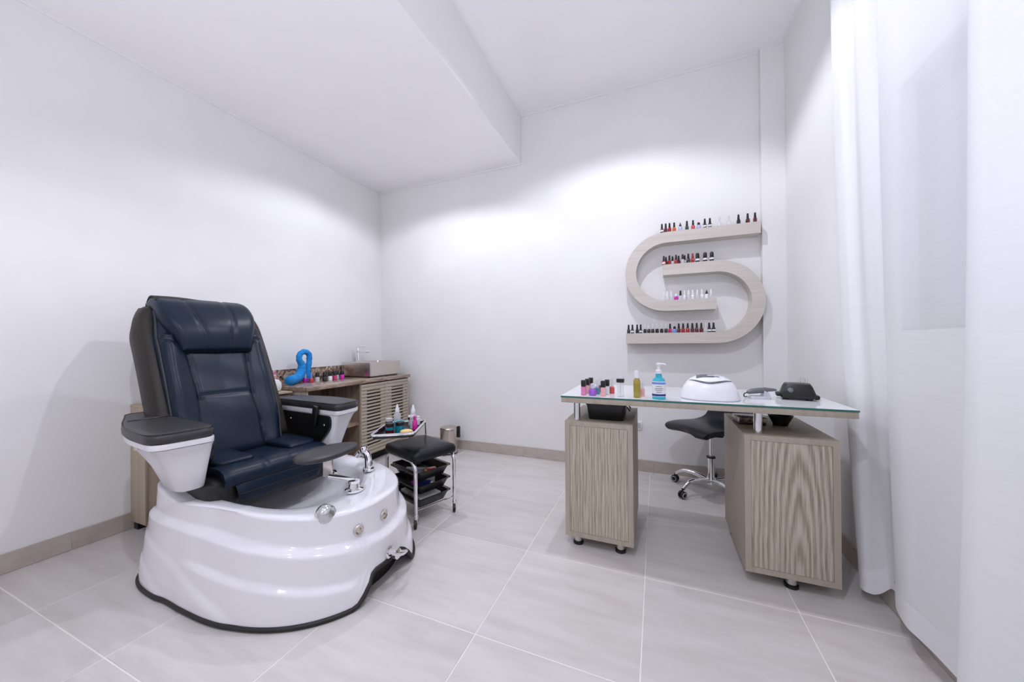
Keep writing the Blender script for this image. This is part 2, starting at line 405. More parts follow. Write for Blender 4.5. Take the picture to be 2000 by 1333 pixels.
# under-tub plinth, coloured near-black to paint in the shade below the tub
pl = [[Vector((*[q*.86 for q in outline(t, .612, .60, .44, 2.3, 5)], z)) for t in ths[::2]] for z in (.0, .05)]
B().loft(pl).build('plinth', 'dark_hollow', pch)
def onwall(th_deg, z, out=0):
    th = R(th_deg); best = min((abs(wallpt(th, k/200).z-z), k) for k in range(201))[1]
    p = wallpt(th, best/200); q = wallpt(R(th_deg+2), best/200); s_ = wallpt(th, min(1, best/200+.03))
    n = (q-p).cross(s_-p).normalized()
    if n.dot(Vector((p.x, p.y, 0))) < 0: n = -n
    return p+n*out, n
def disc(name, p, n, prof, m, parent, ns=20):
    M = Matrix.Translation(p) @ n.to_track_quat('Z', 'Y').to_matrix().to_4x4()
    return B().lathe(prof, n=ns).xf(M).build(name, m, parent)
for td, z in ((-12, .285), (2, .292)):
    p, n = onwall(td, z)
    j = disc('jet', p, n, [(.022, -.004), (.022, .004), (.018, .008), (.010, .006), (.004, .009), (.001, .009)], 'steel', tubo)
p, n = onwall(1, .135)
k = disc('drain_knob', p, n, [(.026, -.01), (.026, .006), (.017, .010), (.015, .03), (.022, .034), (.022, .05), (.006, .056)], 'chrome', tubo)
B().tube([p+n*.042, p+n*.05+Vector((0, .03, -.012)), p+n*.045+Vector((0, .062, -.022))], [.015, .012, .007], 10).build('drain_lever', 'chrome', tubo)
p = Vector((-1.262, 1.052, .374))-PC
disc('control_knob', p, Vector((.25, -.55, .8)).normalized(), [(.040, -.010), (.040, .002), (.036, .012), (.033, .015), (.030, .026), (.022, .036), (.010, .041), (.001, .042)], 'knob_silver', tubo, 32)
for q, n in (((-1.745, 1.30, .30), (.5, -.85, .1)), ((-1.60, 1.49, .30), (-.1, -1, .2))): pass
# inner wall jets
def inwall(td, z, sc):
    t = R(td); x, y = outline(t, .315, .40, .275, 2.4, 3); return Vector((x*sc, y*sc, z)), Vector((-x, -y, .06)).normalized()
for td, z, sc in ((98, .32, .95), (60, .275, .905)):
    p, n = inwall(td, z, sc)
    disc('jet', p, n, [(.021, -.004), (.021, .005), (.015, .007), (.012, .002), (.006, .008), (.001, .009)], 'chrome', tubo)
# tub faucet on the far deck
fp = Vector((-1.46, 1.49, .385))-PC
fo = B().lathe([(.030, -.004), (.030, .008), (.022, .012)], fp, 18)
fo.tube(cat_spline([fp+Vector((0, 0, .005)), fp+Vector((-.004, .004, .045)), fp+Vector((-.028, .014, .078)), fp+Vector((-.065, .01, .082)), fp+Vector((-.085, 0, .062))], 6), [.020]*7+[.019]*6+[.018]*6+[.016]*6, 12)
fo.build('tub_faucet', 'chrome', tubo)
disc('faucet_handle', fp+Vector((-.045, .012, .098)), Vector((-.2, 0, 1)).normalized(), [(.020, -.01), (.022, .01), (.018, .018), (.004, .02)], 'chrome', tubo)
# black platform under the seat
B().box(-.47, -.335, .30, -.085, .29, .468, bev=.03).build('seat_platform', 'black_plastic', pch)
# ---- seat unit (turned a little on the base)
SM = Matrix.Translation(Vector((-1.75, 1.21, 0))-PC) @ Matrix.Rotation(R(-6), 4, 'Z')
SB = SM @ Matrix.Translation((0, -.046, 0))
def slab(path, hw, front, back, nu, nt, nend=5):
    """closed cushion: path [(x,z)], normal to its left; hw(s) half width, front(s,t), back(s)"""
    P = [Vector((q.x, q.y)) for q in cat_spline([(a, c, 0) for a, c in path], 10)]
    m = len(P); L = [0]
    for i in range(1, m): L.append(L[-1]+(P[i]-P[i-1]).length)
    loops = []
    for iu in range(nu+1):
        s_ = iu/nu; d = s_*L[-1]; i = max(j for j in range(m-1) if L[j] <= d+1e-9)
        p = P[i].lerp(P[i+1], (d-L[i])/(L[i+1]-L[i])); tg = (P[min(i+2, m-1)]-P[max(i-1, 0)]).normalized(); n = Vector((tg.y, -tg.x))
        e = min(s_, 1-s_); ek = math.sqrt(max(0, 1-(1-min(e/.06, 1))**2))
        ek = .12+.88*ek
        H = hw(s_); lp = []
        for j in range(nt+1):
            t = -1+2*j/nt; er = math.sqrt(max(0, 1-max(0, (abs(t)-.82)/.18)**2)); o = front(s_, t)*(.15+.85*er)*ek
            q = p+n*o; lp.append(Vector((q.x, t*H, q.y)))
        bk = back(s_)
        for t in (.96, .5, 0, -.5, -.96):
            q = p-n*(bk*ek); lp.append(Vector((q.x, t*H, q.y)))
        loops.append(lp)
    return loops
BP = [(-.34, .47), (-.40, .60), (-.475, .78), (-.575, 1.0), (-.665, 1.17), (-.715, 1.255)]
def groove(x, c, w_): return -math.exp(-((x-c)/w_)**2)
def bfront(s_, t):
    a = abs(t)
    side = .60-.18*math.sin(min(1, s_/.75)*PI)*0 - .10*math.sin(min(s_, .8)/.8*PI)
    d = .048
    if s_ < .80:
        d += .022*math.exp(-((a-.80)/.17)**2) + .012*groove(a, side, .035)
        d += -.012*(1-a)*math.exp(-((s_-.52)/.2)**2)
        if a < side: d += .010*groove(s_, .40-.02*t*t, .012) + .012*math.exp(-((s_-.22)/.16)**2)*(1-a)
    d += .010*groove(s_, .73+.05*a*a, .014)
    d += .004*math.sin(s_*23+t*3)*.5
    return d
B().loft(slab(BP, lambda s_: .250-.02*sstep(.75, 1, s_)-.025*sstep(.3, 0, s_), bfront, lambda s_: .03, 72, 56)).xf(SB).build('back_cushion', 'navy_leather', pch, ang=75)
BS = [(-.40, .50), (-.505, .72), (-.635, .98), (-.745, 1.17), (-.805, 1.272)]
B().loft(slab(BS, lambda s_: .300-.05*max(0, (s_-.8)/.2)**2, lambda s_, t: .07, lambda s_: .078*math.sqrt(max(.04, 1-max(0, (s_-.80)/.2)**2)), 48, 32)).xf(SB).build('back_shell', 'brown_vinyl', pch, ang=75)
def seam(fn, n=26, r=.0028, name='piping', m='piping'):
    B().tube([SB @ fn(i/n) for i in range(n+1)], r, 6).build(name, m, pch)
def onback(s_, t, lift=0.0):
    P = [Vector((q.x, q.y)) for q in cat_spline([(a, c, 0) for a, c in BP], 10)]; m = len(P); L = [0]
    for i in range(1, m): L.append(L[-1]+(P[i]-P[i-1]).length)
    d = s_*L[-1]; i = max(j for j in range(m-1) if L[j] <= d+1e-9)
    p = P[i].lerp(P[i+1], (d-L[i])/(L[i+1]-L[i])); tg = (P[min(i+2, m-1)]-P[max(i-1, 0)]).normalized(); n = Vector((tg.y, -tg.x))
    er = math.sqrt(max(0, 1-max(0, (abs(t)-.82)/.18)**2)); q = p+n*(bfront(s_, t)*(.15+.85*er)+lift)
    H = .250-.02*sstep(.75, 1, s_)-.025*sstep(.3, 0, s_); return Vector((q.x, t*H, q.y))
for sg in (-1, 1):
    seam(lambda u: onback(.03+u*.72, sg*(.60-.10*math.sin(min(.03+u*.72, .8)/.8*PI)), .001))
    seam(lambda u: onback(.04+u*.92, sg*.97, .002), r=.004, name='zip', m='zip_tape')
seam(lambda u: onback(.395, -.5+u*1.0, .001))
seam(lambda u: onback(.73+.05*(2*u-1)**2, 2*u-1 if abs(2*u-1) < .9 else .9*(1 if u > .5 else -1), .001))
# head pillow
HP = [(-.565, 1.020), (-.590, 1.10), (-.645, 1.20), (-.705, 1.268), (-.79, 1.295)]
def pfront(s_, t):
    d = .050+.034*math.exp(-((s_-.33)/.3)**2)*(1-.35*t*t)
    d += .006*groove(t, -.36-.12*(s_-.3), .03)+.006*groove(t, .36+.12*(s_-.3), .03)
    return d
B().loft(slab(HP, lambda s_: .170+.058*sstep(0, .62, s_), pfront, lambda s_: .01, 36, 36)).xf(SB).build('head_pillow', 'navy_leather', pch, ang=75)
def onpil(s_, t, lift=0):
    P = [Vector((q.x, q.y)) for q in cat_spline([(a, c, 0) for a, c in HP], 10)]; m = len(P); L = [0]
    for i in range(1, m): L.append(L[-1]+(P[i]-P[i-1]).length)
    d = s_*L[-1]; i = max(j for j in range(m-1) if L[j] <= d+1e-9)
    p = P[i].lerp(P[i+1], (d-L[i])/(L[i+1]-L[i])); tg = (P[min(i+2, m-1)]-P[max(i-1, 0)]).normalized(); n = Vector((tg.y, -tg.x))
    q = p+n*(pfront(s_, t)+lift); return Vector((q.x, t*(.170+.058*sstep(0, .62, s_)), q.y))
for sg in (-1, 1): seam(lambda u: onpil(.07+u*.85, sg*(.36+.12*(.07+u*.85-.3)), .001))
seam(lambda u: onpil(.02, -.9+1.8*u, -.02), r=.004)
for sg in (-1, 1): seam(lambda u: onpil(.03+.75*u, sg*.93, -.022), r=.0035)
# flap of leather hooked over the top
def flap(u, v):
    y = -.215+.36*u; 
    P = cat_spline([(-.70, 0, 1.318), (-.745, 0, 1.342), (-.80, 0, 1.330), (-.86, 0, 1.25), (-.88, 0, 1.17)], 6)
    q = P[int(v*(len(P)-1)+.5)]; return Vector((q.x, y, q.z-.012*u+.006*math.sin(u*5)))
fl = B().grid(flap, 10, 24).xf(SB).build('head_flap', 'brown_vinyl', pch, ang=75)
sm_ = fl.modifiers.new('t', 'SOLIDIFY'); sm_.thickness = .006
# seat cushion
SP = [(.005, .455), (.012, .485), (-.01, .510), (-.06, .515), (-.20, .508), (-.36, .50), (-.44, .50)]
def sfront(s_, t):
    d = .004; a = abs(t)
    if s_ > .25: d += .012*sstep(.33, .42, a)*sstep(.28, .36, s_)
    d += -.008*(1-a)*sstep(.3, .7, s_)
    d += .004*groove(t, -.15, .02)*(s_ < .3)
    return d
SP = [(-.44, .495), (-.36, .497), (-.20, .503), (-.06, .508), (-.008, .498), (.016, .47), (.010, .435)]
def sfront(s_, t):
    a = abs(t); d = .006
    d += -.008*(1-a)*sstep(.8, .4, s_) + .005*groove(t, .18, .02)*sstep(.6, .75, s_)+.005*groove(t, -.30, .02)*sstep(.6, .75, s_)
    return d
def rev(lps): return lps
seat_loops = slab([(a, c) for a, c in SP][::-1], lambda s_: .248, lambda s_, t: sfront(1-s_, t), lambda s_: .05, 56, 40)
# slab() pushes the front to the right of the path; path front->rear puts it on top
B().loft(seat_loops).xf(SM).build('seat_cushion', 'navy_leather', pch, ang=75)
for sg in (-1, 1):
    q = rpoly([(-.42, .085*sg, 0), (-.075, .085*sg, 0), (-.085, .243*sg, 0), (-.42, .243*sg, 0)], [.01, .02, .06, .01], 6)
    c0 = Vector((-.25, .165*sg, 0))
    fl_ = lambda k_, z: [SM @ Vector((c0.x+(p.x-c0.x)*k_, c0.y+(p.y-c0.y)*k_, z+.012*((p.x+.25)/.2)*0)) for p in q]
    B().loft([fl_(.95, .500), fl_(.99, .508), fl_(1.0, .517), fl_(.985, .524), fl_(.93, .529), fl_(.6, .531), fl_(.1, .531)]).build('seat_flap', 'navy_leather', pch, ang=70)
AP = [(-.02, .45), (.006, .43), (.012, .39), (.002, .355)]
B().loft(slab(AP[::-1], lambda s_: .19+.02*s_, lambda s_, t: .012, lambda s_: .006, 20, 20)).xf(SM).build('leg_flap', 'navy_leather', pch, ang=75)
B().tube([SM @ Vector((.0245, -.19+.38*i/10, .395)) for i in range(11)], .0022, 6).build('piping', 'piping', pch)
# armrests
def arm(sg):
    T1 = [(.035, .285), (.02, .49), (-.30, .49), (-.60, .40), (-.70, .375), (-.70, .27)] if sg < 0 else [(.035, .285), (.0, .47), (-.30, .49), (-.52, .43), (-.585, .40), (-.585, .275)]
    rad = [.05, .07, .2, .2, .04, .04]
    def poly(k, dx, dyo, z):
        pts = [(x*(1)+(dx if x > -.25 else -dx*.6), (y-dyo*sstep(.27, .49, y))) for x, y in T1]
        return [SM @ Vector((p.x, sg*(p.y), z)) for p in rpoly([(a, c, 0) for a, c in pts], rad, 5)]
    def scl(s_, z):
        base = rpoly([(a, c, 0) for a, c in T1], rad, 5); cx, cy = -.28, .375
        return [SM @ Vector((cx+(p.x-cx)*s_[0], sg*(cy+(p.y-cy)*s_[1]), z)) for p in base]
    pad = B().loft([scl((.985, .97), .682), scl((1.01, 1.02), .690), scl((1.015, 1.03), .704), scl((1.01, 1.02), .716), scl((.98, .95), .724), scl((.9, .8), .727), scl((.5, .4), .729)])
    po = pad.build('arm_pad', 'arm_vinyl', pch, ang=60)
    B().tube([SM @ Vector((-.28+(p.x+.28)*1.005, sg*(.375+(p.y-.375)*1.0), .7235)) for p in rpoly([(a, c, 0) for a, c in T1], rad, 5)], .002, 5, closed=True).build('piping', 'piping', po)
    if sg < 0: B().tube(cat_spline([SM @ Vector((-.43, -.435, .728)), SM @ Vector((-.40, -.36, .731)), SM @ Vector((-.42, -.29, .729))], 6), .004, 6).build('crease', 'piping', po)
    B2 = [(-.055, .29), (-.055, .375), (-.20, .385), (-.34, .37), (-.42, .35), (-.42, .285)]
    M2 = [(.005, .285), (-.005, .44), (-.25, .45), (-.50, .40), (-.62, .37), (-.62, .28)]
    if sg > 0: M2 = [(.01, .285), (-.03, .44), (-.25, .45), (-.46, .40), (-.54, .37), (-.54, .28)]
    def lp(pts, z, dz=None): return [SM @ Vector((p.x, sg*p.y, z+(dz(p.x) if dz else 0))) for p in rpoly([(a, c, 0) for a, c in pts], [.03, .05, .15, .15, .03, .03], 5)]
    def mix(A, D, t): return [(a[0]*(1-t)+d[0]*t, a[1]*(1-t)+d[1]*t) for a, d in zip(A, D)]
    sl = lambda x: .10*sstep(-.12, -.42, x)
    body = B().loft([lp(B2, .452, sl), lp(mix(B2, M2, .12), .458, sl), lp(mix(B2, M2, .55), .54, lambda x: .05*sstep(-.12, -.42, x)), lp(mix(B2, M2, .9), .60), lp(mix(M2, T1, .4), .645), lp(mix(M2, T1, .75), .657), ])
    bo = body.build('arm_body', 'arm_white', pch, ang=50)
    B().loft([lp(mix(M2, T1, .80), .659), lp(mix(M2, T1, .9), .661), lp(mix(M2, T1, .93), .680), lp(mix(M2, T1, .9), .683)]).build('arm_collar', 'arm_white', pch, ang=50)
    # black inner panel
    pp = rpoly([(-.02, .655, 0), (-.02, .58, 0), (-.13, .48, 0), (-.60, .48, 0), (-.60, .655, 0)], [.03, .05, .06, .02, .02], 6)
    ip = B().loft([[SM @ Vector((p.x, sg*.272, p.y)) for p in pp], [SM @ Vector((p.x, sg*.287, p.y)) for p in pp]]).build('inner_panel', 'black_plastic', pch, ang=40)
    for x, z in ((-.40, .61), (-.07, .60)):
        disc('screw', SM @ Vector((x, sg*.271, z)), (SM.to_3x3() @ Vector((0, -sg, 0))), [(.007, 0), (.006, .003), (.001, .004)], 'chrome', ip, 10)
    if sg < 0:
        for x, y in ((-.53, -.405), (-.22, -.462)):
            h = B().box(-.014, -.006, -.022, .014, .006, .022, bev=.003).xf(SM @ Matrix.Translation((x, y, .655))).build('hinge', 'steel', bo)
    else:
        rc = B().box(-.02, -.012, -.06, .02, .012, .06, bev=.008).xf(SM @ Matrix.Translation((-.14, .262, .65)) @ Matrix.Rotation(R(12), 4, 'Y'))
        rc.build('remote_lever', 'black_plastic', pch)
arm(-1); arm(1)
# footrest
fb = Vector((-1.350, 1.285, .372))-PC
b = B().lathe([(.042, -.004), (.042, .004), (.026, .010), (.022, .03), (.026, .034), (.026, .046), (.01, .05)], fb, 20)
b.build('footrest_base', 'chrome', pch)
pc_ = Vector((-1.475, 1.245, .548))-PC
b = B(); e1 = fb+Vector((0, 0, .042)); e2 = pc_+Vector((.01, 0, -.115))
b.tube([e1, e1.lerp(e2, .5)+Vector((0, 0, .002)), e2], [.014, .012, .013], 10); b.build('footrest_arm', 'chrome', pch)
b = B().box(-.022, -.006, -.118, .022, .006, -.012, bev=.002).xf(Matrix.Translation(pc_) @ Matrix.Rotation(R(20), 4, 'Z'))
b.build('footrest_bracket', 'steel', pch)
lp = []
for sc, z in ((.2, -.012), (.93, -.012), (.99, -.007), (1, 0), (.985, .007), (.93, .011), (.6, .014), (.1, .0145)):
    lp.append([Vector((.078*sc*(1-.15*math.sin(2*PI*i/48))*math.cos(2*PI*i/48), .160*sc*math.sin(2*PI*i/48), z)) for i in range(48)])
B().loft(lp).xf(Matrix.Translation(pc_) @ Matrix.Rotation(R(-6), 4, 'Z') @ Matrix.Rotation(R(5), 4, 'Y')).build('foot_pad', 'arm_vinyl', pch, ang=60)

# ================================================================== VANITY
VX, VY0, VY1, VZ = -2.38, 1.825, 2.975, .755
van = thing('vanity_cabinet', 'brown wooden vanity with louvred doors, open shelves and stone top', 'cabinet', (XL, VY0, 0))
D = VX-XL; L = VY1-VY0; dy = .525        # dy: where the doors begin
box('end_panel', 'pale_wood', (.002, 0, .0, D, .02, VZ-.03), van, .001)
box('divider', 'vanity_wood', (.002, dy-.02, .08, D, dy, VZ-.03), van)
box('far_panel', 'vanity_wood', (.002, L-.02, .0, D, L, VZ-.03), van)
box('back_panel', 'vanity_wood', (.002, .02, .08, .015, L-.02, VZ-.03), van)
box('bottom_shelf', 'vanity_wood', (.015, .02, .08, D, L-.02, .10), van)
box('shelf', 'vanity_wood', (.015, .02, .37, D-.01, dy-.02, .388), van)
box('plinth', 'dark_hollow', (.03, .02, 0, D-.06, L-.02, .08), van)  # near-black colour stands in for the shade beneath the cabinet
box('worktop', 'counter_stone', (.002, -.01, VZ-.03, D+.02, L+.012, VZ), van, .003)
box('backsplash', 'granite', (.002, -.01, VZ, .02, L-.3, VZ+.11), van, .002)
zz0, zz1 = .085, VZ-.04
share = None
dw = (L-.0-dy)/2
for i in range(2):
    y0 = dy-.012+i*dw; y1 = y0+dw-.004
    door = box('door', 'slat_wood', (D, y0, zz0, D+.004, y0+.012, zz1), van)
    bb = B().box(D, y0, zz0, D+.012, y0+.012, zz1).box(D, y1-.012, zz0, D+.012, y1, zz1)
    bpy.data.objects.remove(door)
    door = bb.build('door', 'slat_wood', van)
    box('door_core', 'slat_wood', (D, y0+.012, zz0, D+.006, y0+.07, zz1), door)
    box('door_core', 'slat_wood', (D, y1-.07, zz0, D+.006, y1-.012, zz1), door)
    box('door_core', 'slat_wood', (D, y0+.07, zz1-.06, D+.006, y1-.07, zz1), door)
    box('door_core', 'slat_wood', (D, y0+.07, zz0, D+.006, y1-.07, zz0+.07), door)
    box('slot_backing', 'dark_hollow', (D-.006, y0+.07, zz0+.07, D-.002, y1-.07, zz1-.06), door)  # dark sheet that paints the shade between the slats
    ns = 21; ph = (zz1-zz0)/ns
    for k in range(ns):
        zc = zz0+(k+.5)*ph
        if share is None:
            hw = (y1-y0)/2-.003
            q = B(); q.raw([(0, -hw, -ph*.38), (0, hw, -ph*.38), (.010, hw, -ph*.22), (.010, -hw, -ph*.22), (.016, -hw, ph*.12), (.016, hw, ph*.12), (0, hw, ph*.28), (0, -hw, ph*.28)],
                  [[0, 1, 2, 3], [3, 2, 5, 4], [4, 5, 6, 7], [7, 6, 1, 0], [0, 3, 4, 7], [1, 6, 5, 2]])
            share = q.mesh('slat', False); share.materials.append(MAT['slat_wood'])
        o = bpy.data.objects.new('slat', share); C.objects.link(o); o.parent = door; o.location = (D+.005, (y0+y1)/2, zc)
# low cabinet behind the chair
low = thing('low_cabinet', 'pale wooden low cabinet against the wall behind the pedicure chair', 'cabinet', (XL, 1.09, 0))
LD, LL = .46, .72
box('carcass', 'pale_wood', (.002, .0, .045, LD-.12, LL, .70), low, .002)
box('side_panel', 'pale_wood', (.002, -.018, .045, .16, 0, .712), low, .001)
box('side_panel', 'vanity_wood', (.16, -.018, .045, LD, 0, .712), low, .001)
box('top_board', 'pale_wood', (.002, -.02, .712, LD-.10, LL, .725), low, .002)
box('foot', 'black_plastic', (.02, -.01, 0, .06, .03, .045), low)
box('foot', 'black_plastic', (.2, -.01, 0, .24, .03, .045), low)
box('foot', 'black_plastic', (.02, LL-.06, 0, .06, LL-.02, .045), low)
box('foot', 'black_plastic', (.2, LL-.06, 0, .24, LL-.02, .045), low)
# basin
BX0, BX1, BY0, BY1 = -2.82, -2.455, 2.535, 2.945
bas = thing('wash_basin', 'square glossy grey vessel basin standing on the vanity top', 'basin', ((BX0+BX1)/2, (BY0+BY1)/2, VZ))
hx, hy = (BX1-BX0)/2, (BY1-BY0)/2; bh = .142
def rect(a, c, z, r=.012, ox=0): return [Vector((p.x+ox, p.y, z)) for p in rpoly([(-a, -c, 0), (a, -c, 0), (a, c, 0), (-a, c, 0)], r, 4)]
B().loft([rect(hx-.02, hy-.02, 0), rect(hx-.018, hy-.018, .004), rect(hx, hy, .012), rect(hx, hy, bh-.003), rect(hx-.003, hy-.003, bh), rect(hx-.012, hy-.012, bh), rect(hx-.05, hy-.015, bh, .012, .035), rect(hx-.052, hy-.017, bh-.004, .012, .035), rect(hx-.07, hy-.04, .04, .03, .035), rect(hx-.09, hy-.06, .03, .03, .035)]).build('bowl', 'steel', bas, ang=30)
box('shadow_gap', 'black_rubber', (-hx+.03, -hy+.03, -.0, hx-.03, hy-.03, .001), bas)  # thin black sheet put in as the shadow under the basin
fa = thing('basin_faucet', 'chrome single-lever faucet on the rear ledge of the basin', 'faucet', (BX0+.045, 2.70, VZ+bh))
B().lathe([(.026, 0), (.026, .006), (.021, .010), (.021, .125), (.019, .135)], (0, 0, 0), 18).build('body', 'chrome', fa)
box('spout', 'chrome', (.0, -.017, .088, .145, .017, .108), fa, .005)
B().cyl((.128, 0, .09), (.128, 0, .078), .010, .010, 12).build('nozzle', 'chrome', fa)
b = B().box(-.02, -.016, .0, .10, .016, .010, bev=.004).xf(Matrix.Translation((0, 0, .138)) @ Matrix.Rotation(R(-5), 4, 'Y')); b.build('lever', 'chrome', fa)
# blue towel standing in a loop
tw = thing('towel', 'bright blue rolled towel bent up into a loop on the vanity', 'towel', (-2.70, 2.0, VZ))
b = B()
path = cat_spline([(.10, -.14, .0385), (.05, -.08, .040), (.01, -.01, .046), (-.01, .035, .085), (-.012, .045, .145), (-.012, .022, .19), (-.014, .030, .235), (-.014, .07, .255), (-.014, .110, .232), (-.014, .112, .17), (-.012, .098, .09), (-.01, .095, .004)], 8)
rs = [(.036 if i < 22 else .036-.014*sstep(22, 42, i)) + .0012*math.sin(i*1.3) for i in range(len(path))]
b.tube(path, rs, 14); b.build('rolled_cloth', 'towel_blue', tw, ang=80)
b = B()
for i in (6, 13, 20): b.tube([path[i]+Vector((math.cos(a)*.037*.7, math.cos(a)*.037*-.7, math.sin(a)*.037)) for a in [k*PI/8 for k in range(-4, 13)]], .002, 5)
b.build('fold', 'towel_blue', tw)

# ================================================================== POLISH BOTTLES
PB = {}
def proto_meshes():
    n = 14
    PB['std_body'] = B().lathe([(.011, 0), (.0125, .002), (.0125, .026), (.0105, .031), (.006, .034)], n=n, sq=5).mesh('body')
    PB['std_cap'] = B().lathe([(.0078, .0325), (.0080, .036), (.0060, .070), (.0045, .0715)], n=n).mesh('cap')
    PB['std_label'] = B().lathe([(.0128, .008), (.0128, .021)], n=n, sq=5).mesh('label')
    PB['sq_body'] = B().lathe([(.012, 0), (.015, .003), (.0155, .016), (.013, .026), (.008, .031)], n=n).mesh('body')
    PB['sq_cap'] = B().lathe([(.0095, .029), (.010, .034), (.0085, .046), (.004, .050)], n=n).mesh('cap')
    PB['wide_body'] = B().lathe([(.013, 0), (.0155, .002), (.0155, .030), (.013, .035), (.009, .037)], n=n).mesh('body')
    PB['wide_cap'] = B().lathe([(.012, .036), (.0135, .038), (.0125, .062), (.008, .070), (.002, .072)], n=n).mesh('cap')
    PB['wide_label'] = B().lathe([(.0158, .012), (.0158, .026)], n=n).mesh('label')
    PB['drop_body'] = B().lathe([(.012, 0), (.014, .002), (.014, .028), (.008, .036)], n=n).mesh('body')
    PB['drop_cap'] = B().lathe([(.009, .035), (.009, .042), (.004, .056), (.0015, .066)], n=n).mesh('cap')
    PB['box_body'] = B().box(-.012, -.012, 0, .012, .012, .045, bev=.003).mesh('body')
    PB['box_cap'] = B().box(-.0115, -.0115, .045, .0115, .0115, .078, bev=.002).mesh('cap')
proto_meshes()
def polish(x, y, z, kind, body, cap, label, group, lab=None, sc=1.0, rz=0):
    t = thing('nail_polish', label, 'nail polish', (x, y, z), rz, group); t.scale = (sc, sc, sc)
    for part, mm in (('body', body), ('cap', cap)) + ((('label', lab),) if lab else ()):
        me = PB[kind+'_'+part]
        if not me.materials: me.materials.append(MAT['black_plastic'])
        o = bpy.data.objects.new(part, me); C.objects.link(o); o.parent = t
        o.material_slots[0].link = 'OBJECT'; o.material_slots[0].material = MAT[mm]
    return t
ORD = ['leftmost', 'second', 'third', 'fourth', 'fifth', 'sixth', 'seventh', 'eighth', 'ninth', 'tenth', 'eleventh', 'twelfth', 'thirteenth', 'fourteenth', 'fifteenth', 'sixteenth', 'seventeenth', 'eighteenth', 'nineteenth', 'twentieth', 'twenty-first', 'twenty-second']
# ================================================================== S-SHAPED WALL SHELVES
SD = .115
def hook(path, t):
    P = [Vector(p) for p in path]; n = len(P); A = []; D_ = []
    for i in range(n):
        d = (P[min(i+1, n-1)]-P[max(i-1, 0)]).normalized(); nn = Vector((-d.y, d.x)); A.append(P[i]+nn*t/2); D_.append(P[i]-nn*t/2)
    loop = A+D_[::-1]; m = len(loop)
    vs = [(p.x, -SD, p.y) for p in loop]+[(p.x, 0, p.y) for p in loop]
    fs = []
    for i in range(n-1):
        fs.append([i, i+1, m-2-i, m-1-i]); fs.append([m+i, m+i+1, m+m-2-i, m+m-1-i])
    for i in range(m): fs.append([i, (i+1) % m, m+(i+1) % m, m+i])
    return B().raw(vs, fs)
TH = .083; RM = .267
up = [(.70, 1.886), (.39, 1.886)]+[(.082-RM*math.sin(a), 1.619+RM*math.cos(a)) for a in [PI*k/32 for k in range(33)]]+[(.25, 1.352), (.42, 1.352)]
dn = [(.057, 1.632), (.22, 1.632)]+[(.418+RM*math.sin(a), 1.365+RM*math.cos(a)) for a in [PI*k/32 for k in range(33)]]+[(.1, 1.098), (-.226, 1.098)]
s1 = hook(up, TH).build('wall_shelf', 'shelf_oak', None, ang=30); s1.location = (0, YB, 0); tag(s1, 'upper hook-shaped pale oak wall shelf opening to the right', 'shelf')
s2 = hook(dn, TH).build('wall_shelf', 'shelf_oak', None, ang=30); s2.location = (0, YB, 0); tag(s2, 'lower hook-shaped pale oak wall shelf opening to the left', 'shelf')
def pxX(px):      # photo column -> world X on the row plane of the bottles
    k = (px-1000)/689.41; d = Vector((f.x+rr.x*k, f.y+rr.y*k)); return d.x/d.y*(YB-SD+.02)
def row(cols, z, where, group):
    n = len(cols)
    for i, (px, kind, body, cap, lab, desc, yo) in enumerate(cols):
        pos = 'rightmost' if i == n-1 else (ORD[i] if i == 0 else ORD[i]+' from the left')
        polish(pxX(px)+yo*.05, YB-SD+.02+yo, z, kind, 'polish_'+body if body in POL else body, 'black_plastic' if cap == 'k' else cap, '%s, %s %s' % (desc, pos, where), group, lab, rz=random.uniform(-.3, .3))
k = 'k'
g1 = 'nail polish on the wall shelves'
row([(1295, 'std', 'burgundy', k, 'paper', 'dark red polish with black cap', 0), (1302.5, 'std', 'burgundy', k, None, 'dark red polish with black cap', 0), (1310, 'std', 'red', k, None, 'red polish with black cap', 0), (1319, 'std', 'orange', k, None, 'orange polish with black cap', 0),
     (1331, 'drop', 'lavender', k, None, 'pale lavender polish with pointed black tip', 0), (1344, 'std', 'green', k, None, 'dark green polish with black cap', 0), (1356, 'std', 'coral', k, None, 'bright red polish with black cap', 0), (1367, 'sq', 'lavender', k, None, 'squat lavender polish with black cap', 0),
     (1379, 'std', 'black', k, 'paper', 'black polish with white label', 0), (1389, 'std', 'black', k, 'paper', 'black polish with white label', 0), (1407.6, 'std', 'clear_plastic', 'clear_cap', None, 'clear bottle with clear cap', 0), (1425.8, 'std', 'clear_plastic', 'clear_cap', None, 'clear bottle with clear cap', 0),
     (1445, 'std', 'black', k, None, 'black polish with black cap', 0), (1463, 'std', 'burgundy', k, None, 'burgundy polish with black cap', 0), (1477.5, 'std', 'burgundy', k, None, 'burgundy polish with black cap', 0)], 1.886+TH/2, 'on the top shelf row', g1)
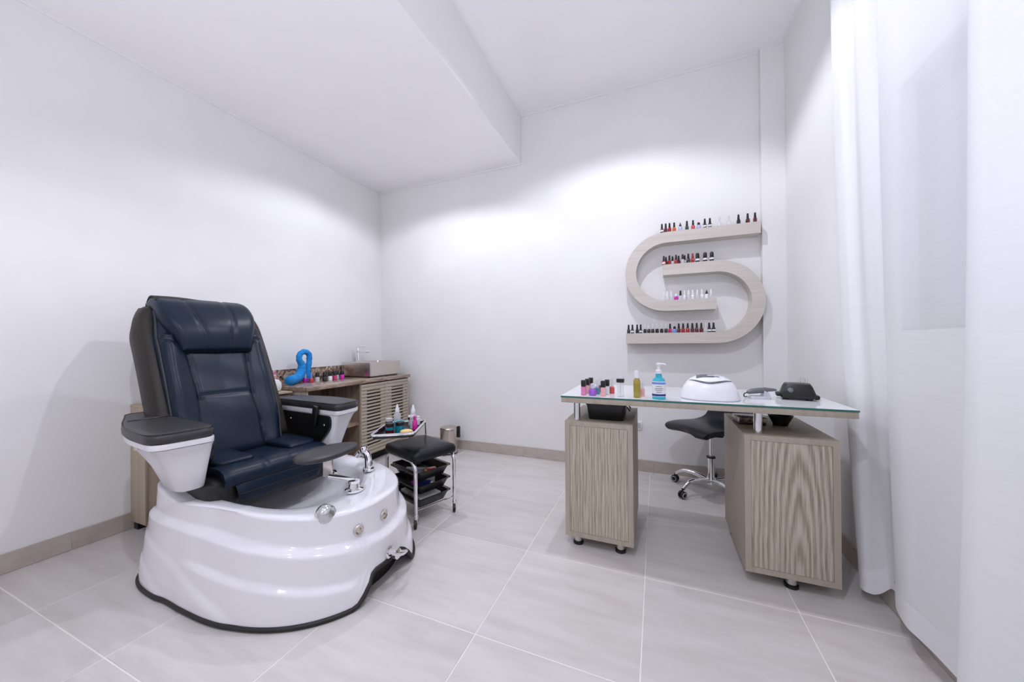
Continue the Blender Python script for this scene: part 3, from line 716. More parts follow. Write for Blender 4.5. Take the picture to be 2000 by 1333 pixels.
row([(1298, 'std', 'red', k, 'paper', 'red polish with black cap', 0), (1302, 'std', 'burgundy', k, None, 'burgundy polish standing behind', .04), (1309, 'std', 'red', k, None, 'red polish with black cap', 0), (1315, 'std', 'white', k, None, 'white polish standing behind', .04),
     (1322, 'std', 'red', k, None, 'red polish with black cap', 0), (1327, 'std', 'burgundy', k, None, 'burgundy polish standing behind', .04), (1335, 'std', 'clear_plastic', k, None, 'clear polish with black cap', 0), (1339, 'std', 'white', k, None, 'white polish standing behind', .04),
     (1346, 'std', 'black', k, None, 'black polish with black cap', 0), (1354.6, 'std', 'red', 'polish_red', None, 'red polish with reddish cap', 0), (1364, 'wide', 'black', k, 'paper', 'wide black bottle with white label', 0), (1378.8, 'wide', 'black', k, 'paper', 'wide black bottle with white label', 0), (1392, 'wide', 'black', k, 'paper', 'wide black bottle with white label', 0)], 1.632+TH/2, 'on the second shelf row', g1)
row([(1297, 'std', 'clear_plastic', 'white_plastic', None, 'clear polish with white cap', 0), (1304.6, 'std', 'clear_plastic', 'white_plastic', None, 'clear polish with white cap', 0), (1312, 'std', 'clear_plastic', 'white_plastic', None, 'clear polish with white cap', 0), (1321.5, 'sq', 'magenta', 'white_plastic', None, 'squat magenta polish with white cap', 0),
     (1330, 'std', 'clear_plastic', k, None, 'clear polish with black cap', 0), (1338, 'std', 'white', 'white_plastic', None, 'white polish with white cap', 0), (1346, 'std', 'clear_plastic', 'white_plastic', None, 'clear polish with white cap', 0), (1354, 'std', 'white', 'white_plastic', None, 'white polish with white cap', 0),
     (1363, 'std', 'clear_plastic', 'white_plastic', None, 'clear polish with white cap', 0), (1372, 'std', 'white', 'white_plastic', None, 'white polish with white cap', 0), (1381, 'drop', 'white', k, None, 'white bottle with domed black cap', 0), (1390, 'std', 'clear_plastic', 'white_plastic', None, 'clear polish with white cap', 0)], 1.352+TH/2, 'on the third shelf row', g1)
r4 = [(x, 'std', 'black', k, 'paper' if i % 2 else None, 'black polish with black cap', 0) for i, x in enumerate((1228, 1235.5, 1244.7, 1251.5))]
r4 += [(x, 'std', 'black', 'clear_cap', None, 'black polish with clear cap', 0) for x in (1260, 1267.5, 1275, 1283.5, 1292.5, 1301)]
r4 += [(1309, 'std', 'rose', k, None, 'rose red polish with black cap', 0), (1317.7, 'sq', 'blue', k, None, 'squat blue polish with black cap', 0)]
r4 += [(x, 'std', c, k, None, d, 0) for x, c, d in ((1326, 'burgundy', 'burgundy polish with black cap'), (1334.5, 'red', 'red polish with black cap'), (1343.5, 'red', 'red polish with black cap'), (1352.5, 'burgundy', 'burgundy polish with black cap'), (1361, 'burgundy', 'burgundy polish with black cap'), (1370, 'burgundy', 'burgundy polish with black cap'))]
r4 += [(1378.5, 'std', 'clear_plastic', 'clear_cap', None, 'clear polish with clear cap', 0), (1385.5, 'std', 'black', k, 'paper', 'black polish with white label', 0), (1394, 'std', 'black', k, 'paper', 'black polish with white label', 0)]
row(r4, 1.098+TH/2, 'on the bottom shelf row', g1)

# ================================================================== MANICURE DESK
DY0, DY1, DX0, DX1 = 1.79, 2.345, -.458, .732
DZ = .795
desk = thing('manicure_desk', 'pale oak manicure desk with a glass top on two pedestals', 'desk', ((DX0+DX1)/2, DY0, 0))
ox = (DX0+DX1)/2
def dbox(name, m, x0, y0, z0, x1, y1, z1, parent=None, bev=0, loc=(0, 0, 0)):
    return box(name, m, (x0-ox-loc[0], y0-DY0-loc[1], z0-loc[2], x1-ox-loc[0], y1-DY0-loc[1], z1-loc[2]), parent or desk, bev)
dbox('table_board', 'oak_plain', DX0, DY0, DZ-.034, DX1, DY1, DZ-.0085, None, .001)
g = dbox('glass_top', 'glass_surface', DX0-.002, DY0-.002, DZ-.008, DX1+.002, DY1+.002, DZ)
g.data.materials.append(MAT['glass_edge'])
for p in g.data.polygons:
    if abs(p.normal.z) < .5: p.material_index = 1
CZ0, CZ1, CY0, CY1 = .055, .658, 1.835, 2.335
for nm, xa, xb, gm in (('left', -.451, -.111, 'oak_straight'), ('right', .357, .690, 'oak_cathedral')):
    cab = dbox('pedestal', 'oak_plain', xa, CY0+.006, CZ0, xb, CY1, CZ1, None, .001)
    fr = .024
    q = B()
    for d in ((xa, CZ0, xb, CZ0+fr), (xa, CZ1-fr, xb, CZ1), (xa, CZ0+fr, xa+fr, CZ1-fr), (xb-fr, CZ0+fr, xb, CZ1-fr)):
        q.box(d[0]-ox, CY0-DY0, d[1], d[2]-ox, CY0+.006-DY0, d[3])
    q.build('door_frame', 'oak_plain', cab)
    pn = box('door_panel', gm, (-(xb-xa)/2+fr+.001, 0, -(CZ1-CZ0)/2+fr+.001, (xb-xa)/2-fr-.001, .004, (CZ1-CZ0)/2-fr-.001), cab)
    pn.location = ((xa+xb)/2-ox, CY0+.0015-DY0, (CZ0+CZ1)/2)
    fx = ((-.394, -.178) if nm == 'left' else (.535,))
    for x in fx if nm == 'left' else (.535, .40):
        for y in ((1.885, 2.28) if (nm == 'left' or x == .535) else (2.28,)):
            B().lathe([(.021, .012), (.021, CZ0)], (x-ox, y-DY0, 0), 18).build('foot', 'steel', cab)
            B().lathe([(.027, 0), (.027, .012), (.022, .016)], (x-ox, y-DY0, 0), 18).build('foot_pad', 'black_plastic', cab)
for x, y in ((-.393, 1.868), (.420, 1.886), (-.393, 2.29), (.63, 2.29)):
    B().lathe([(.017, CZ1), (.017, DZ-.034)], (x-ox, y-DY0, 0), 20).build('post', 'chrome', desk)
# on the pedestals
bk = thing('basket', 'black plastic basket under the glass on the left pedestal', 'basket', (-.25, 1.99, CZ1))
B().loft([[Vector((p.x*s_, p.y*s_, z)) for p in rpoly([(-.1, -.09, 0), (.1, -.09, 0), (.1, .09, 0), (-.1, .09, 0)], .02, 4)] for s_, z in ((.88, 0), (.9, .002), (1, .078), (1.05, .079), (1.05, .084), (.98, .084), (.96, .078), (.86, .006))]).build('bin', 'black_plastic', bk, ang=40)
B().tube([(.105, -.04, .07), (.118, -.04, .05), (.118, .04, .05), (.105, .04, .07)], .004, 6).build('handle', 'black_plastic', bk)
st = thing('magazine_stack', 'grey patterned box lying on the right pedestal behind the chrome post', 'box', (.43, 2.10, CZ1), .1)
box('box_base', 'black_plastic', (-.058, -.05, 0, .058, .05, .014), st, .002)
box('box_lid', 'granite', (-.062, -.055, .014, .062, .055, .036), st, .004)
st.name = 'trinket_box'
bo = thing('bowl', 'small black bowl on the right pedestal under the desk top', 'bowl', (.558, 2.09, CZ1))
B().lathe([(.028, 0), (.03, .004), (.05, .045), (.052, .05), (.048, .05), (.03, .012), (.001, .01)], n=24).build('bowl_body', 'black_plastic', bo)
B().lathe([(.0305, .0), (.031, .006)], n=24).build('foot_ring', 'black_plastic', bo)
# polish on the desk
gd = 'nail polish on the desk'
for x, y, kd, bd, cp, lb in [(-.352, 1.845, 'box', 'pink', k, 'pink square polish with black cap at the front left desk corner'), (-.345, 1.915, 'box', 'palepink', k, 'salmon square polish with black cap just behind the pink one'), (-.338, 1.985, 'box', 'rose', k, 'square polish with black cap at the back of the desk row'),
                             (-.307, 1.850, 'sq', 'purple', 'clear_cap', 'round purple polish with clear cap on the desk'), (-.291, 1.905, 'std', 'bluegreen', 'clear_cap', 'blue-green polish with clear cap behind the purple one'), (-.285, 1.99, 'std', 'burgundy', 'clear_cap', 'dark red polish with clear cap at the back of the desk cluster'),
                             (-.252, 1.845, 'box', 'palepink', k, 'pale pink polish with tall black cap on the desk'), (-.240, 1.905, 'box', 'white', k, 'white polish with black cap behind the pale pink one'), (-.222, 1.955, 'std', 'coral', 'clear_cap', 'red polish with clear cap on the desk')]:
    t = polish(x, y, DZ, kd, 'polish_'+bd, 'black_plastic' if cp == k else cp, lb, gd, sc=1.0 if kd == 'box' else (1.25 if kd == 'sq' else 1.12))
cb = thing('clear_bottle', 'clear square bottle with black collar on the desk', 'bottle', (-.168, 1.85, DZ))
B().box(-.015, -.015, 0, .015, .015, .072, bev=.003).build('body', 'clear_plastic', cb)
B().box(-.018, -.018, .073, .018, .018, .090, bev=.001).build('collar', 'black_plastic', cb)
B().box(-.016, -.016, .090, .016, .016, .102, bev=.003).build('cap', 'clear_cap', cb)
B().cyl((0, 0, .01), (0, 0, .073), .002, .002, 8).build('brush', 'light_grey', cb)
oil = thing('oil_bottle', 'slim bottle of yellow cuticle oil with white cap', 'bottle', (-.090, 1.855, DZ))
B().lathe([(.014, 0), (.0165, .002), (.0165, .080), (.012, .092), (.010, .096)], n=20).build('body', 'amber_oil', oil)
B().lathe([(.0115, .096), (.0115, .122), (.010, .133), (.003, .134)], n=20).build('cap', 'white_plastic', oil)
B().lathe([(.0168, .03), (.0168, .068)], n=20).build('label', 'polish_green' if False else 'amber_oil', oil)
pk = thing('pink_bottle', 'small pale pink bottle standing behind the yellow oil bottle', 'bottle', (-.066, 1.90, DZ))
B().lathe([(.010, 0), (.011, .002), (.011, .035), (.007, .04)], n=14).build('body', 'polish_palepink', pk)
B().lathe([(.008, .04), (.008, .07), (.006, .072)], n=14).build('cap', 'clear_cap', pk)
ds = thing('hand_gel_dispenser', 'blue hand gel pump bottle with white label on the desk', 'dispenser', (.010, 1.835, DZ))
def oval(prof, n=28, e=.72): 
    q = B().lathe(prof, n=n); q.xf(Matrix.Diagonal((1, e, 1, 1))); return q
oval([(.027, 0), (.030, .004), (.030, .084), (.026, .096), (.015, .104), (.013, .124)]).build('body', 'blue_gel', ds)
lbl = oval([(.0304, .014), (.0304, .086)]).build('label', 'paper', ds)
oval([(.0307, .072), (.0307, .082)]).build('label_band', 'polish_blue', ds); MAT['navy_print'] = mat('navy_print', (.01, .03, .20), .5)
oval([(.0307, .016), (.0307, .026)]).build('label_band', 'navy_print', ds)
for z, w_ in ((.062, .55), (.052, .8), (.044, .7), (.035, .5)):
    q = B()
    for i in range(9):
        a0 = -PI/2+(i-4.5)*.17*w_; a1 = a0+.11*w_
        q.raw([(.0308*math.cos(a)*1, .0308*.72*math.sin(a)-.0001, zz) for a, zz in ((a0, z-.0016), (a1, z-.0016), (a1, z+.0016), (a0, z+.0016))], [[0, 1, 2, 3]])
    q.build('label_text', 'navy_print', ds)
oval([(.014, .122), (.0145, .124), (.0145, .138), (.006, .142), (.0055, .160), (.011, .163), (.011, .172), (.003, .174)], e=1).build('pump', 'white_plastic', ds)
B().tube([(0, 0, .168), (.02, .004, .168), (.032, .006, .164)], [.006, .005, .004], 10).build('nozzle', 'white_plastic', ds)
# UV lamp
uv = thing('nail_lamp', 'white dome-shaped nail drying lamp on the desk', 'nail lamp', (.236, 1.945, DZ), R(-6))
def dome(sc, z, nx=.125, ny=.112, e=2.6): return [Vector((nx*sc*math.copysign(abs(math.cos(a))**(2/e), math.cos(a)), ny*sc*math.copysign(abs(math.sin(a))**(2/e), math.sin(a)), z)) for a in [2*PI*i/48 for i in range(48)]]
B().loft([dome(1.0, .004), dome(1.0, .012), dome(.97, .03), dome(.90, .056), dome(.80, .077), dome(.66, .094), dome(.48, .106), dome(.25, .112), dome(.01, .114)]).build('shell', 'white_plastic', uv, ang=70)
B().loft([dome(.985, 0), dome(1.015, .001), dome(1.015, .0045), dome(.98, .005)]).build('base_plate', 'light_grey', uv, ang=40)
def dz(x, y):
    s_ = ((abs(x)/.125)**2.6+(abs(y)/.112)**2.6)**(1/2.6); return interp([(0, .114), (.25, .112), (.48, .106), (.66, .094), (.80, .077), (.90, .056)], s_)
B().grid(lambda u, v: Vector((-.055+.075*u, -.055+.055*v, dz(-.055+.075*u, -.055+.055*v)+.002)), 6, 5).build('display', 'grey_plastic', uv)
B().grid(lambda u, v: Vector((-.008+.05*u, -.048+.02*v, dz(-.008+.05*u, -.048+.02*v)+.0036)), 6, 4).build('buttons', 'light_grey', uv)
arc = []
for i in range(25):
    a = R(205+i*140/24); x, y = .094*math.cos(a), .086*math.sin(a); arc.append(Vector((x, y, dz(x, y)+.001)))
B().tube(arc, [.0012+.0045*math.sin(i/24*PI) for i in range(25)], 6).build('accent_stripe', 'grey_plastic', uv)
# handpiece on its cradle
ef = thing('nail_drill_handpiece', 'grey nail drill handpiece lying on a small light grey cradle', 'nail drill', (.458, 2.005, DZ), R(8))
B().loft([[Vector((p.x, p.y, z)) for p in rpoly([(-.048*s_, -.026*s_, 0), (.035*s_, -.03*s_, 0), (.042*s_, .03*s_, 0), (-.048*s_, .026*s_, 0)], .01, 3)] for s_, z in ((1, 0), (.98, .008), (.85, .013))]).build('cradle', 'light_grey', ef, ang=40)
B().raw([(.005, -.02, .012), (.035, -.022, .012), (.035, .022, .012), (.005, .02, .012), (.012, -.016, .04), (.03, -.018, .028), (.03, .018, .028), (.012, .016, .04)], [[0, 3, 2, 1], [0, 1, 5, 4], [1, 2, 6, 5], [2, 3, 7, 6], [3, 0, 4, 7], [4, 5, 6, 7]]).build('cradle_rest', 'light_grey', ef)
B().tube([(-.055, 0, .028), (-.04, 0, .034), (-.01, 0, .038), (.02, 0, .042), (.035, 0, .043), (.055, 0, .043), (.066, 0, .043)], [.008, .012, .013, .0125, .009, .007, .004], 14).build('handpiece', 'grey_plastic', ef)
B().tube(cat_spline([(-.055, 0, .028), (-.068, .0, .022), (-.068, .002, .008), (-.05, .02, .006)], 6), .0025, 6).build('cable', 'black_plastic', ef)
dm = thing('nail_drill_machine', 'black nail drill control box with thin bits standing on top', 'nail drill', (.612, 2.045, DZ), R(-10))
def rr_(a, c, z, dx=0): return [Vector((p.x+dx, p.y, z)) for p in rpoly([(-a, -c, 0), (a*.9, -c, 0), (a, c, 0), (-a*.9, c, 0)], .018, 3)]
B().loft([rr_(.060, .05, .006), rr_(.068, .055, .012), rr_(.070, .056, .028), rr_(.058, .048, .062), rr_(.050, .042, .074), rr_(.03, .03, .076)]).build('case', 'black_plastic', dm, ang=30)
B().box(-.082, -.03, .012, -.055, .03, .03, bev=.006).build('front_lip', 'black_plastic', dm)
B().box(.055, -.03, .004, .080, .03, .024, bev=.008).build('rear_lip', 'black_plastic', dm)
for x, y in ((-.045, -.035), (.045, -.035), (-.045, .035), (.045, .035)): B().lathe([(.008, 0), (.008, .008)], (x, y, 0), 10).build('rubber_foot', 'black_rubber', dm)
B().lathe([(.011, 0), (.012, .006), (.009, .010), (.002, .011)], n=16).xf(Matrix.Translation((-.03, -.050, .045)) @ Matrix.Rotation(R(70), 4, 'X')).build('dial', 'grey_plastic', dm)
for i, x in enumerate((.005, .014, .022, .030, .038)): B().cyl((x, .005*(i % 2), .074), (x, .005*(i % 2), .098+.003*(i % 3)), .0012, .0016, 6).build('drill_bit', 'steel', dm)

# ================================================================== STOOL
sc_ = Vector((.352, 2.845, 0))
sl = thing('swivel_stool', 'black moulded swivel stool on a chrome five-star base behind the desk', 'stool', sc_)
def stl(u, v):       # u along the seat front->back->up, v across
    P = cat_spline([(-.215, 0, .440), (-.19, 0, .455), (-.10, 0, .462), (.05, 0, .454), (.14, 0, .468), (.185, 0, .515), (.205, 0, .585), (.215, 0, .64)], 8)
    q = P[int(round(u*(len(P)-1)))]; t = 2*v-1; hw = .185*(1-.10*sstep(.6, 1, u))*math.sqrt(max(.02, 1-max(0, (abs(u-.5)-.40)/.10)**2*.55))
    return Vector((q.x, t*hw, q.z-.012*t*t+.018*t*t*sstep(.3, .6, u)))
b = B().grid(stl, 56, 20); se = b.xf(Matrix.Rotation(R(38), 4, 'Z')).build('seat_shell', 'black_leather', sl, ang=80)
md = se.modifiers.new('t', 'SOLIDIFY'); md.thickness = .035; md.offset = -1; bv = se.modifiers.new('b', 'BEVEL'); bv.width = .012; bv.segments = 3; bv.limit_method = 'ANGLE'
B().lathe([(.012, .24), (.012, .42)], n=16).build('gas_lift', 'chrome', sl)
B().lathe([(.028, .062), (.028, .105), (.022, .12), (.022, .245), (.018, .25)], n=18).build('column', 'chrome', sl)
B().lathe([(.029, .246), (.029, .256)], n=18).build('column_collar', 'black_plastic', sl)
B().box(-.07, -.06, .405, .07, .06, .422, bev=.006).build('seat_plate', 'black_plastic', sl)
for i in range(5):
    a = R(222+72*i); d = Vector((math.cos(a), math.sin(a), 0)); nn = Vector((-d.y, d.x, 0))
    B().tube(cat_spline([d*.015+Vector((0, 0, .085)), d*.12+Vector((0, 0, .105)), d*.20+Vector((0, 0, .100)), d*.255+Vector((0, 0, .062))], 6), [.017]*7+[.015]*6+[.012]*6, 10).build('base_arm', 'chrome', sl)
    c = d*.262; ca = B()
    cst = bpy.data.objects.new('caster', None)
    for s_ in (-1, 1):
        M = Matrix.Translation(c+nn*.011*s_+Vector((0, 0, .025))) @ nn.to_track_quat('Z', 'Y').to_matrix().to_4x4()
        ca.merge(B().lathe([(.018, -.008), (.025, -.006), (.025, .006), (.018, .008)], n=18).xf(M).bm)
    ca.cyl(c+Vector((0, 0, .03)), c+Vector((0, 0, .068)), .006, .006, 8)
    co = ca.build('caster', 'black_plastic', sl)
    for s_ in (-1, 1):
        M = Matrix.Translation(c+nn*.020*s_+Vector((0, 0, .025))) @ nn.to_track_quat('Z', 'Y').to_matrix().to_4x4()
        B().tube([M @ Vector((.017*math.cos(q), .017*math.sin(q), 0)) for q in [2*PI*j/20 for j in range(20)]], .0028, 6, closed=True).build('wheel_ring', 'light_grey', co)

# ================================================================== TROLLEY STOOL
F_ = Vector((-1.303, 1.692, 0)); R_ = Vector((-1.205, 1.955, 0)); e = (R_-F_); pv = Vector((-e.y, e.x, 0)).normalized(); W = e.length; DD = .335
tro = thing('trolley_stool', 'black padded pedicure trolley stool with chrome frame and three trays', 'trolley', F_, math.atan2(e.y, e.x))
# local: x along front (F->R), y away (F->L)
def frame(x):
    zt = .375; P = [(x, .0, .066), (x, .0, zt-.06)]
    P += [(x, .06-.06*math.cos(a), zt-.06+.06*math.sin(a)) for a in [PI/2*k_/6 for k_ in range(1, 7)]]
    P += [(x, DD-.06+.06*math.sin(a), zt-.06+.06*math.cos(a)) for a in [PI/2*k_/6 for k_ in range(0, 7)]]
    P += [(x, DD, .066)]
    return P
for x in (0, W): B().tube(frame(x), .011, 10).build('side_frame', 'chrome', tro)
for y in (.0, DD): B().cyl((0, y, .095), (W, y, .095), .004, .004, 8).build('cross_rod', 'chrome', tro)
lps = []
for s_, z in ((.9, .372), (.99, .376), (1.02, .390), (1.02, .408), (.98, .424), (.85, .433), (.5, .438), (.1, .439)):
    lps.append([Vector((W/2+p.x*s_, DD/2+p.y*s_, z)) for p in rpoly([(-W/2-.012, -DD/2-.012, 0), (W/2+.012, -DD/2-.012, 0), (W/2+.012, DD/2+.012, 0), (-W/2-.012, DD/2+.012, 0)], .03, 4)])
B().loft(lps).build('seat_pad', 'black_leather', tro, ang=60)
for x in (0, W):
    for y in (0, DD):
        B().lathe([(.008, .048), (.013, .052), (.013, .068), (.010, .072)], (x, y, 0), 12).build('caster_stem', 'chrome', tro)
        q = B().lathe([(.016, -.009), (.0245, -.007), (.0245, .007), (.016, .009)], n=18).xf(Matrix.Translation((x-.010, y-.010, .0246)) @ Matrix.Rotation(R(90), 4, 'Y') @ Matrix.Rotation(R(35), 4, 'X'))
        q.build('caster_wheel', 'black_rubber', tro)
        B().box(x-.012, y-.012, .030, x+.006, y+.006, .053, bev=.004).build('caster_fork', 'chrome', tro)
TZ = [(.245, .055), (.165, .055), (.085, .055)]
for i, (z, h) in enumerate(TZ):
    def tl(s_, zz): return [Vector((W/2+p.x*s_, DD/2+p.y*s_, zz)) for p in rpoly([(-W/2+.028, -DD/2+.012, 0), (W/2-.028, -DD/2+.012, 0), (W/2-.028, DD/2-.012, 0), (-W/2+.028, DD/2-.012, 0)], .02, 3)]
    t = B().loft([tl(.80, z-.002), tl(.82, z-.001), tl(.985, z+h-.004), tl(1.03, z+h-.003), tl(1.03, z+h), tl(.97, z+h), tl(.95, z+h-.005), tl(.79, z+.003)]).build('tray', 'tray_black', tro, ang=40)
    B().box(.008, .03, z+h-.012, .030, DD-.03, z+h-.002).box(W-.030, .03, z+h-.012, W-.008, DD-.03, z+h-.002).build('tray_runner', 'tray_black', t)
trM = Matrix.Translation(F_) @ Matrix.Rotation(math.atan2(e.y, e.x), 4, 'Z')
def ontray(name, label, cat, lx, ly, z, rz, d, m, bev=.002):
    p = trM @ Vector((lx, ly, z)); o = thing(name, label, cat, p, rz); return o
def small(name, label, cat, lx, ly, z, rz, parts):
    o = ontray(name, label, cat, lx, ly, z, rz, None, None)
    for pn, m, d in parts: box(pn, m, d, o, .0015, 1)
z1, z2, z3 = (q[0]+.004 for q in TZ)
small('nail_file', 'white nail file in the top trolley tray', 'nail file', .11, .16, z1, .3, [('grip', 'paper', (-.07, -.012, .028, .07, .012, .033)), ('pad', 'light_grey', (-.06, -.01, .0, .06, .01, .028))])
small('polish_sachet', 'reddish sachet in the top trolley tray', 'sachet', .165, .085, z1, .9, [('pouch', 'polish_coral', (-.03, -.015, 0, .03, .015, .036)), ('seal', 'pale_yellow', (-.045, -.015, 0, -.03, .015, .034))])
small('pink_tube', 'hot pink tube in the middle trolley tray', 'tube', .095, .15, z2, 1.9, [('tube_body', 'polish_magenta', (-.04, -.014, 0, .03, .014, .046)), ('tube_cap', 'paper', (.03, -.01, .01, .05, .01, .04))])
small('blue_tube', 'dark blue tube in the middle trolley tray', 'tube', .125, .085, z2, .4, [('tube_body', 'navy_print', (-.04, -.012, 0, .03, .012, .044)), ('tube_cap', 'paper', (.03, -.008, .01, .045, .008, .038))])
small('white_clips', 'white plastic clips in the middle trolley tray', 'clips', .185, .13, z2, 1.0, [('clip_arm', 'paper', (-.03, -.012, 0, .03, -.004, .046)), ('clip_arm', 'paper', (-.028, .004, 0, .03, .012, .04))])
small('paper_pack', 'grey printed paper pack in the lowest trolley tray', 'paper pack', W/2, DD/2, z3, math.atan2(e.y, e.x), [('pack', 'paper', (-.076, -.112, 0, .076, .112, .040)), ('wrap', 'light_grey', (-.077, -.02, .001, .077, .03, .042))])
# upper swing tray
BKP = trM @ Vector((W, DD, 0))
ut_z = .552
tv = [Vector((-1.490, 1.530, ut_z)), Vector((-1.293, 1.663, ut_z)), Vector((-1.437, 1.979, ut_z)), Vector((-1.625, 1.835, ut_z))]
inv = trM.inverted()
tvl = [inv @ p for p in tv]
q = rpoly(tvl, .03, 4)
cx = sum(q, Vector())/len(q)
def tloop(s_, dz_): return [cx+(p-cx)*s_+Vector((0, 0, dz_)) for p in q]
tt = B().loft([tloop(.93, -.022), tloop(.94, -.021), tloop(.985, .0), tloop(.96, .001), tloop(.92, -.018)]).build('upper_tray', 'tray_black', tro, ang=30)
B().tube(tloop(1.0, .002), .0075, 8, closed=True).build('tray_rim', 'chrome', tt)
top = tvl[2]
B().tube([Vector((W, DD-.03, .372)), Vector((W, DD-.02, .44)), Vector((top.x-.012, top.y-.012, ut_z-.012))], .0065, 10).build('tray_post', 'chrome', tro)
B().lathe([(.03, -.045), (.035, -.04), (.035, -.022)], cx+Vector((.03, -.05, 0)), 18).build('tray_pivot', 'black_plastic', tt)
uz = ut_z-.016
def jar(name, label, cat, x, y, parts, grp=None):
    o = thing(name, label, cat, (x, y, uz), 0, grp)
    for pn, m, prof in parts: B().lathe(prof, n=20).build(pn, m, o)
jar('spray_bottle', 'clear spray bottle with white nozzle on the trolley tray, nearer the chair', 'bottle', -1.555, 1.835, [('body', 'clear_plastic', [(.021, 0), (.023, .003), (.023, .075), (.012, .095)]), ('nozzle', 'white_plastic', [(.013, .094), (.014, .108), (.008, .125), (.004, .142), (.002, .143)])])
jar('spray_bottle', 'clear spray bottle with white nozzle on the trolley tray, beside the pink bottle', 'bottle', -1.432, 1.838, [('body', 'clear_plastic', [(.019, 0), (.021, .003), (.021, .078), (.012, .098)]), ('nozzle', 'white_plastic', [(.013, .097), (.014, .112), (.008, .128), (.005, .144), (.002, .145)])])
jar('pink_bottle', 'small hot pink bottle on the trolley tray', 'bottle', -1.396, 1.808, [('body', 'pink_gel', [(.013, 0), (.015, .002), (.015, .05), (.008, .06)]), ('cap', 'pink_gel', [(.009, .06), (.010, .066), (.010, .082), (.004, .084)])])
jar('jar', 'dark jar with teal label at the left of the trolley tray', 'jar', -1.478, 1.676, [('body', 'polish_burgundy', [(.021, 0), (.023, .002), (.023, .042)]), ('label', 'polish_teal', [(.0235, .022), (.0235, .038)]), ('lid', 'black_plastic', [(.0245, .042), (.025, .044), (.025, .058), (.022, .061)])])
jar('jar', 'blue jar with black lid in the middle of the trolley tray', 'jar', -1.440, 1.722, [('body', 'polish_teal', [(.022, 0), (.024, .002), (.024, .042)]), ('lid', 'black_plastic', [(.0255, .042), (.026, .044), (.026, .060), (.022, .063)])])
jar('jar', 'turquoise tub behind the yellow soap on the trolley tray', 'jar', -1.490, 1.778, [('body', 'blue_gel', [(.027, 0), (.030, .002), (.030, .038)]), ('lid', 'blue_gel', [(.031, .038), (.031, .050), (.027, .053)])])
jar('jar', 'small jar with black band and pale lid on the trolley tray', 'jar', -1.492, 1.895, [('body', 'clear_plastic', [(.018, 0), (.020, .002), (.020, .038)]), ('band', 'black_plastic', [(.021, .038), (.021, .054)]), ('lid', 'white_plastic', [(.021, .054), (.02, .062), (.017, .064)])])
jar('jar', 'dark jar with clear lid at the back of the trolley tray', 'jar', -1.560, 1.765, [('body', 'polish_burgundy', [(.02, 0), (.022, .002), (.022, .048)]), ('lid', 'clear_cap', [(.022, .048), (.022, .066), (.019, .068)])])
jar('lotion_bottle', 'small white bottle at the right corner of the trolley tray', 'bottle', -1.452, 1.915, [('body', 'white_plastic', [(.011, 0), (.013, .002), (.013, .04), (.009, .045)]), ('cap', 'white_plastic', [(.010, .045), (.010, .056), (.007, .058)])])
sp = thing('soap_bar', 'pale yellow oval soap on the front of the trolley tray', 'soap', (-1.368, 1.694, uz), R(35))
B().loft([[Vector((.038*s_*math.cos(a), .026*s_*math.sin(a), z)) for a in [2*PI*i/28 for i in range(28)]] for s_, z in ((.6, 0), (.92, .005), (1, .013), (.93, .021), (.7, .026), (.2, .028))]).build('bar', 'pale_yellow', sp, ang=70)
B().loft([[Vector((.040*s_*math.cos(a), .028*s_*math.sin(a), z)) for a in [2*PI*i/28 for i in range(28)]] for s_, z in ((.7, -.0005), (1.02, .003), (1.02, .0045), (.7, .003))]).build('dish', 'black_plastic', sp)

# ================================================================== BIN
bn = thing('pedal_bin', 'small brushed steel pedal bin against the back wall', 'bin', (-1.885, 2.965, 0))
B().lathe([(.083, 0), (.085, .012)], n=32).build('base_ring', 'black_plastic', bn)
B().lathe([(.084, .012), (.084, .232)], n=32).build('can', 'bin_steel', bn)
B().lathe([(.086, .230), (.086, .240), (.080, .252), (.045, .262), (.005, .265)], n=32).build('lid', 'bin_steel', bn)
B().box(.070, .028, .15, .100, .052, .258, bev=.004).build('hinge', 'black_plastic', bn)
B().box(-.02, -.11, .006, .02, -.075, .016, bev=.003).build('pedal', 'black_plastic', bn)

# ================================================================== VANITY TOP ITEMS
gv = 'nail polish on the vanity top'
for i, (x, y, kd, bd, cp, lb) in enumerate([(-2.70, 2.065, 'std', 'magenta', 'clear_cap', 'magenta polish with clear cap next to the blue towel'), (-2.655, 2.085, 'std', 'coral', 'polish_blue', 'red polish with bluish cap near the blue towel'), (-2.64, 2.130, 'wide', 'clear_plastic', k, 'clear wide bottle with black cap, first in the vanity row'),
                                            (-2.68, 2.165, 'drop', 'clear_plastic', 'clear_cap', 'slim clear bottle standing in the vanity row'), (-2.62, 2.185, 'wide', 'black', k, 'black wide bottle with black cap in the vanity row'), (-2.61, 2.230, 'wide', 'white', k, 'white wide bottle with black cap in the vanity row'),
                                            (-2.63, 2.295, 'wide', 'rose', k, 'red wide bottle with black cap in the vanity row'), (-2.66, 2.345, 'wide', 'clear_plastic', k, 'clear wide bottle with black cap beside the magenta one'), (-2.63, 2.375, 'wide', 'magenta', k, 'magenta wide bottle with black cap nearest the basin')]):
    polish(x, y, VZ, kd, bd if bd in MAT else 'polish_'+bd, 'black_plastic' if cp == k else cp, lb, gv, sc=1.15)
wb_ = thing('cotton_roll', 'white cotton roll on the low cabinet beside the chair back', 'cotton', (-2.615, 1.745, .725))
B().lathe([(.03, 0), (.045, .006), (.052, .03), (.05, .06), (.036, .084), (.01, .09)], n=24).build('roll', 'paper', wb_)
B().lathe([(.012, .089), (.014, .0905), (.004, .091)], n=14).build('core', 'light_grey', wb_)
pb = thing('pink_bottle', 'pink bottle half hidden beside the chair back on the vanity', 'bottle', (-2.80, 1.87, VZ))
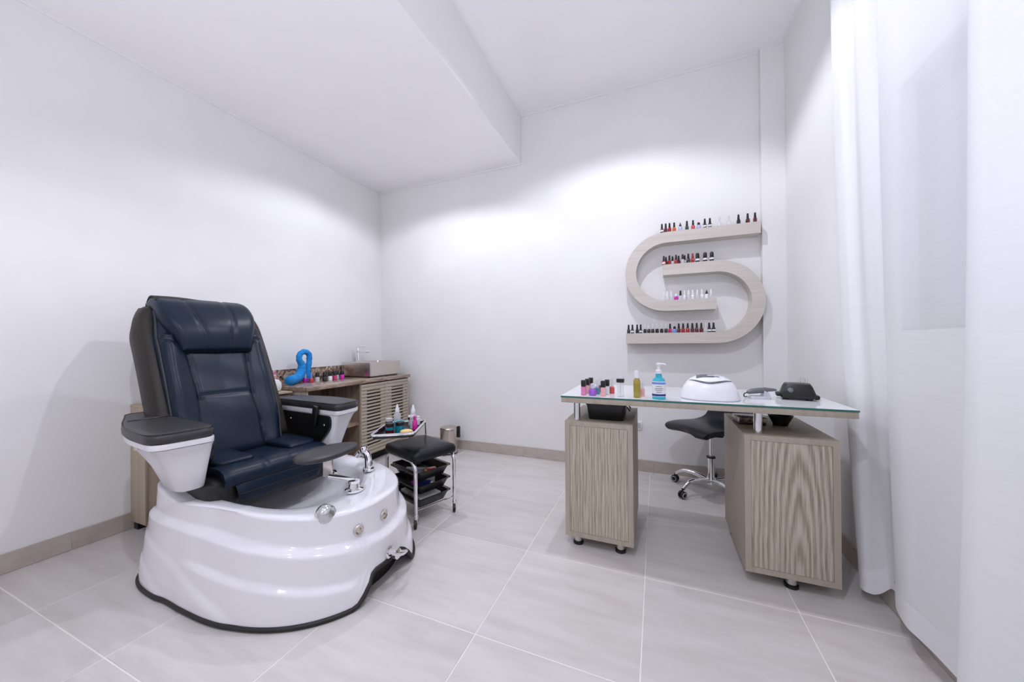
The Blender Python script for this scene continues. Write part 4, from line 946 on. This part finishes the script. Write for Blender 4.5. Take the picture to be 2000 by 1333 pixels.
B().lathe([(.02, 0), (.022, .002), (.022, .07), (.012, .08)], n=16).build('body', 'polish_palepink', pb)
B().lathe([(.013, .08), (.013, .10), (.010, .102)], n=16).build('cap', 'polish_pink', pb)

# ================================================================== CURTAINS
def curtain(top, bot, zt, zb, label, nm, hemh=.085):
    A = cat_spline([(x, y, 0) for y, x in top], 10); D_ = cat_spline([(x, y, 0) for y, x in bot], 10)
    def fn(u, v):
        k_ = u*(len(A)-1); i = min(int(k_), len(A)-2); fr = k_-i
        a = A[i].lerp(A[i+1], fr); d = D_[i].lerp(D_[i+1], fr); p = a.lerp(d, v**2.5); zz = zt+(zb(u)-zt)*v
        return Vector((p.x, p.y, zz))
    o = B().grid(fn, 150, 50).build(nm, 'sheer_cloth', None, ang=85)
    tag(o, label, 'curtain')
    def hf(u, v):
        H_ = zt-zb(u); p = fn(u, 1-hemh/H_*(1-v)); return p+Vector((-.0015, 0, 0))
    B().grid(hf, 150, 2).build('hem', 'sheer_cloth', o, ang=85)
    return o
T1 = [(2.185, .835), (2.165, .80), (2.12, .785), (2.06, .795), (2.02, .82), (1.97, .805), (1.91, .785), (1.86, .80), (1.83, .825), (1.79, .80), (1.70, .787), (1.58, .793), (1.40, .785), (1.2, .80), (1.02, .785)]
B1 = [(1.935, .825), (1.925, .79), (1.90, .773), (1.872, .778), (1.86, .80), (1.848, .825), (1.836, .842), (1.80, .842), (1.75, .815), (1.70, .793), (1.61, .775), (1.55, .782), (1.48, .788), (1.32, .79), (1.02, .785)]
curtain(T1, B1, 3.19, lambda u: .048+.052*sstep(.27, .45, u), 'sheer white curtain hanging beside the desk over the window', 'curtain')
T2 = [(1.205, .735), (1.195, .705), (1.15, .69), (1.06, .705), (.98, .725), (.9, .70), (.82, .725), (.7, .695), (.58, .73), (.45, .70), (.3, .73), (.1, .70), (-.1, .73), (-.35, .705), (-.6, .72)]
B2_ = [(1.285, .735), (1.275, .705), (1.22, .68), (1.12, .69), (1.03, .715), (.94, .69), (.82, .725), (.7, .69), (.58, .725), (.45, .69), (.25, .725), (.05, .69), (-.15, .725), (-.4, .695), (-.65, .725)]
curtain(T2, B2_, 3.19, lambda u: .03, 'sheer white curtain in the right foreground, nearest the viewer', 'curtain')
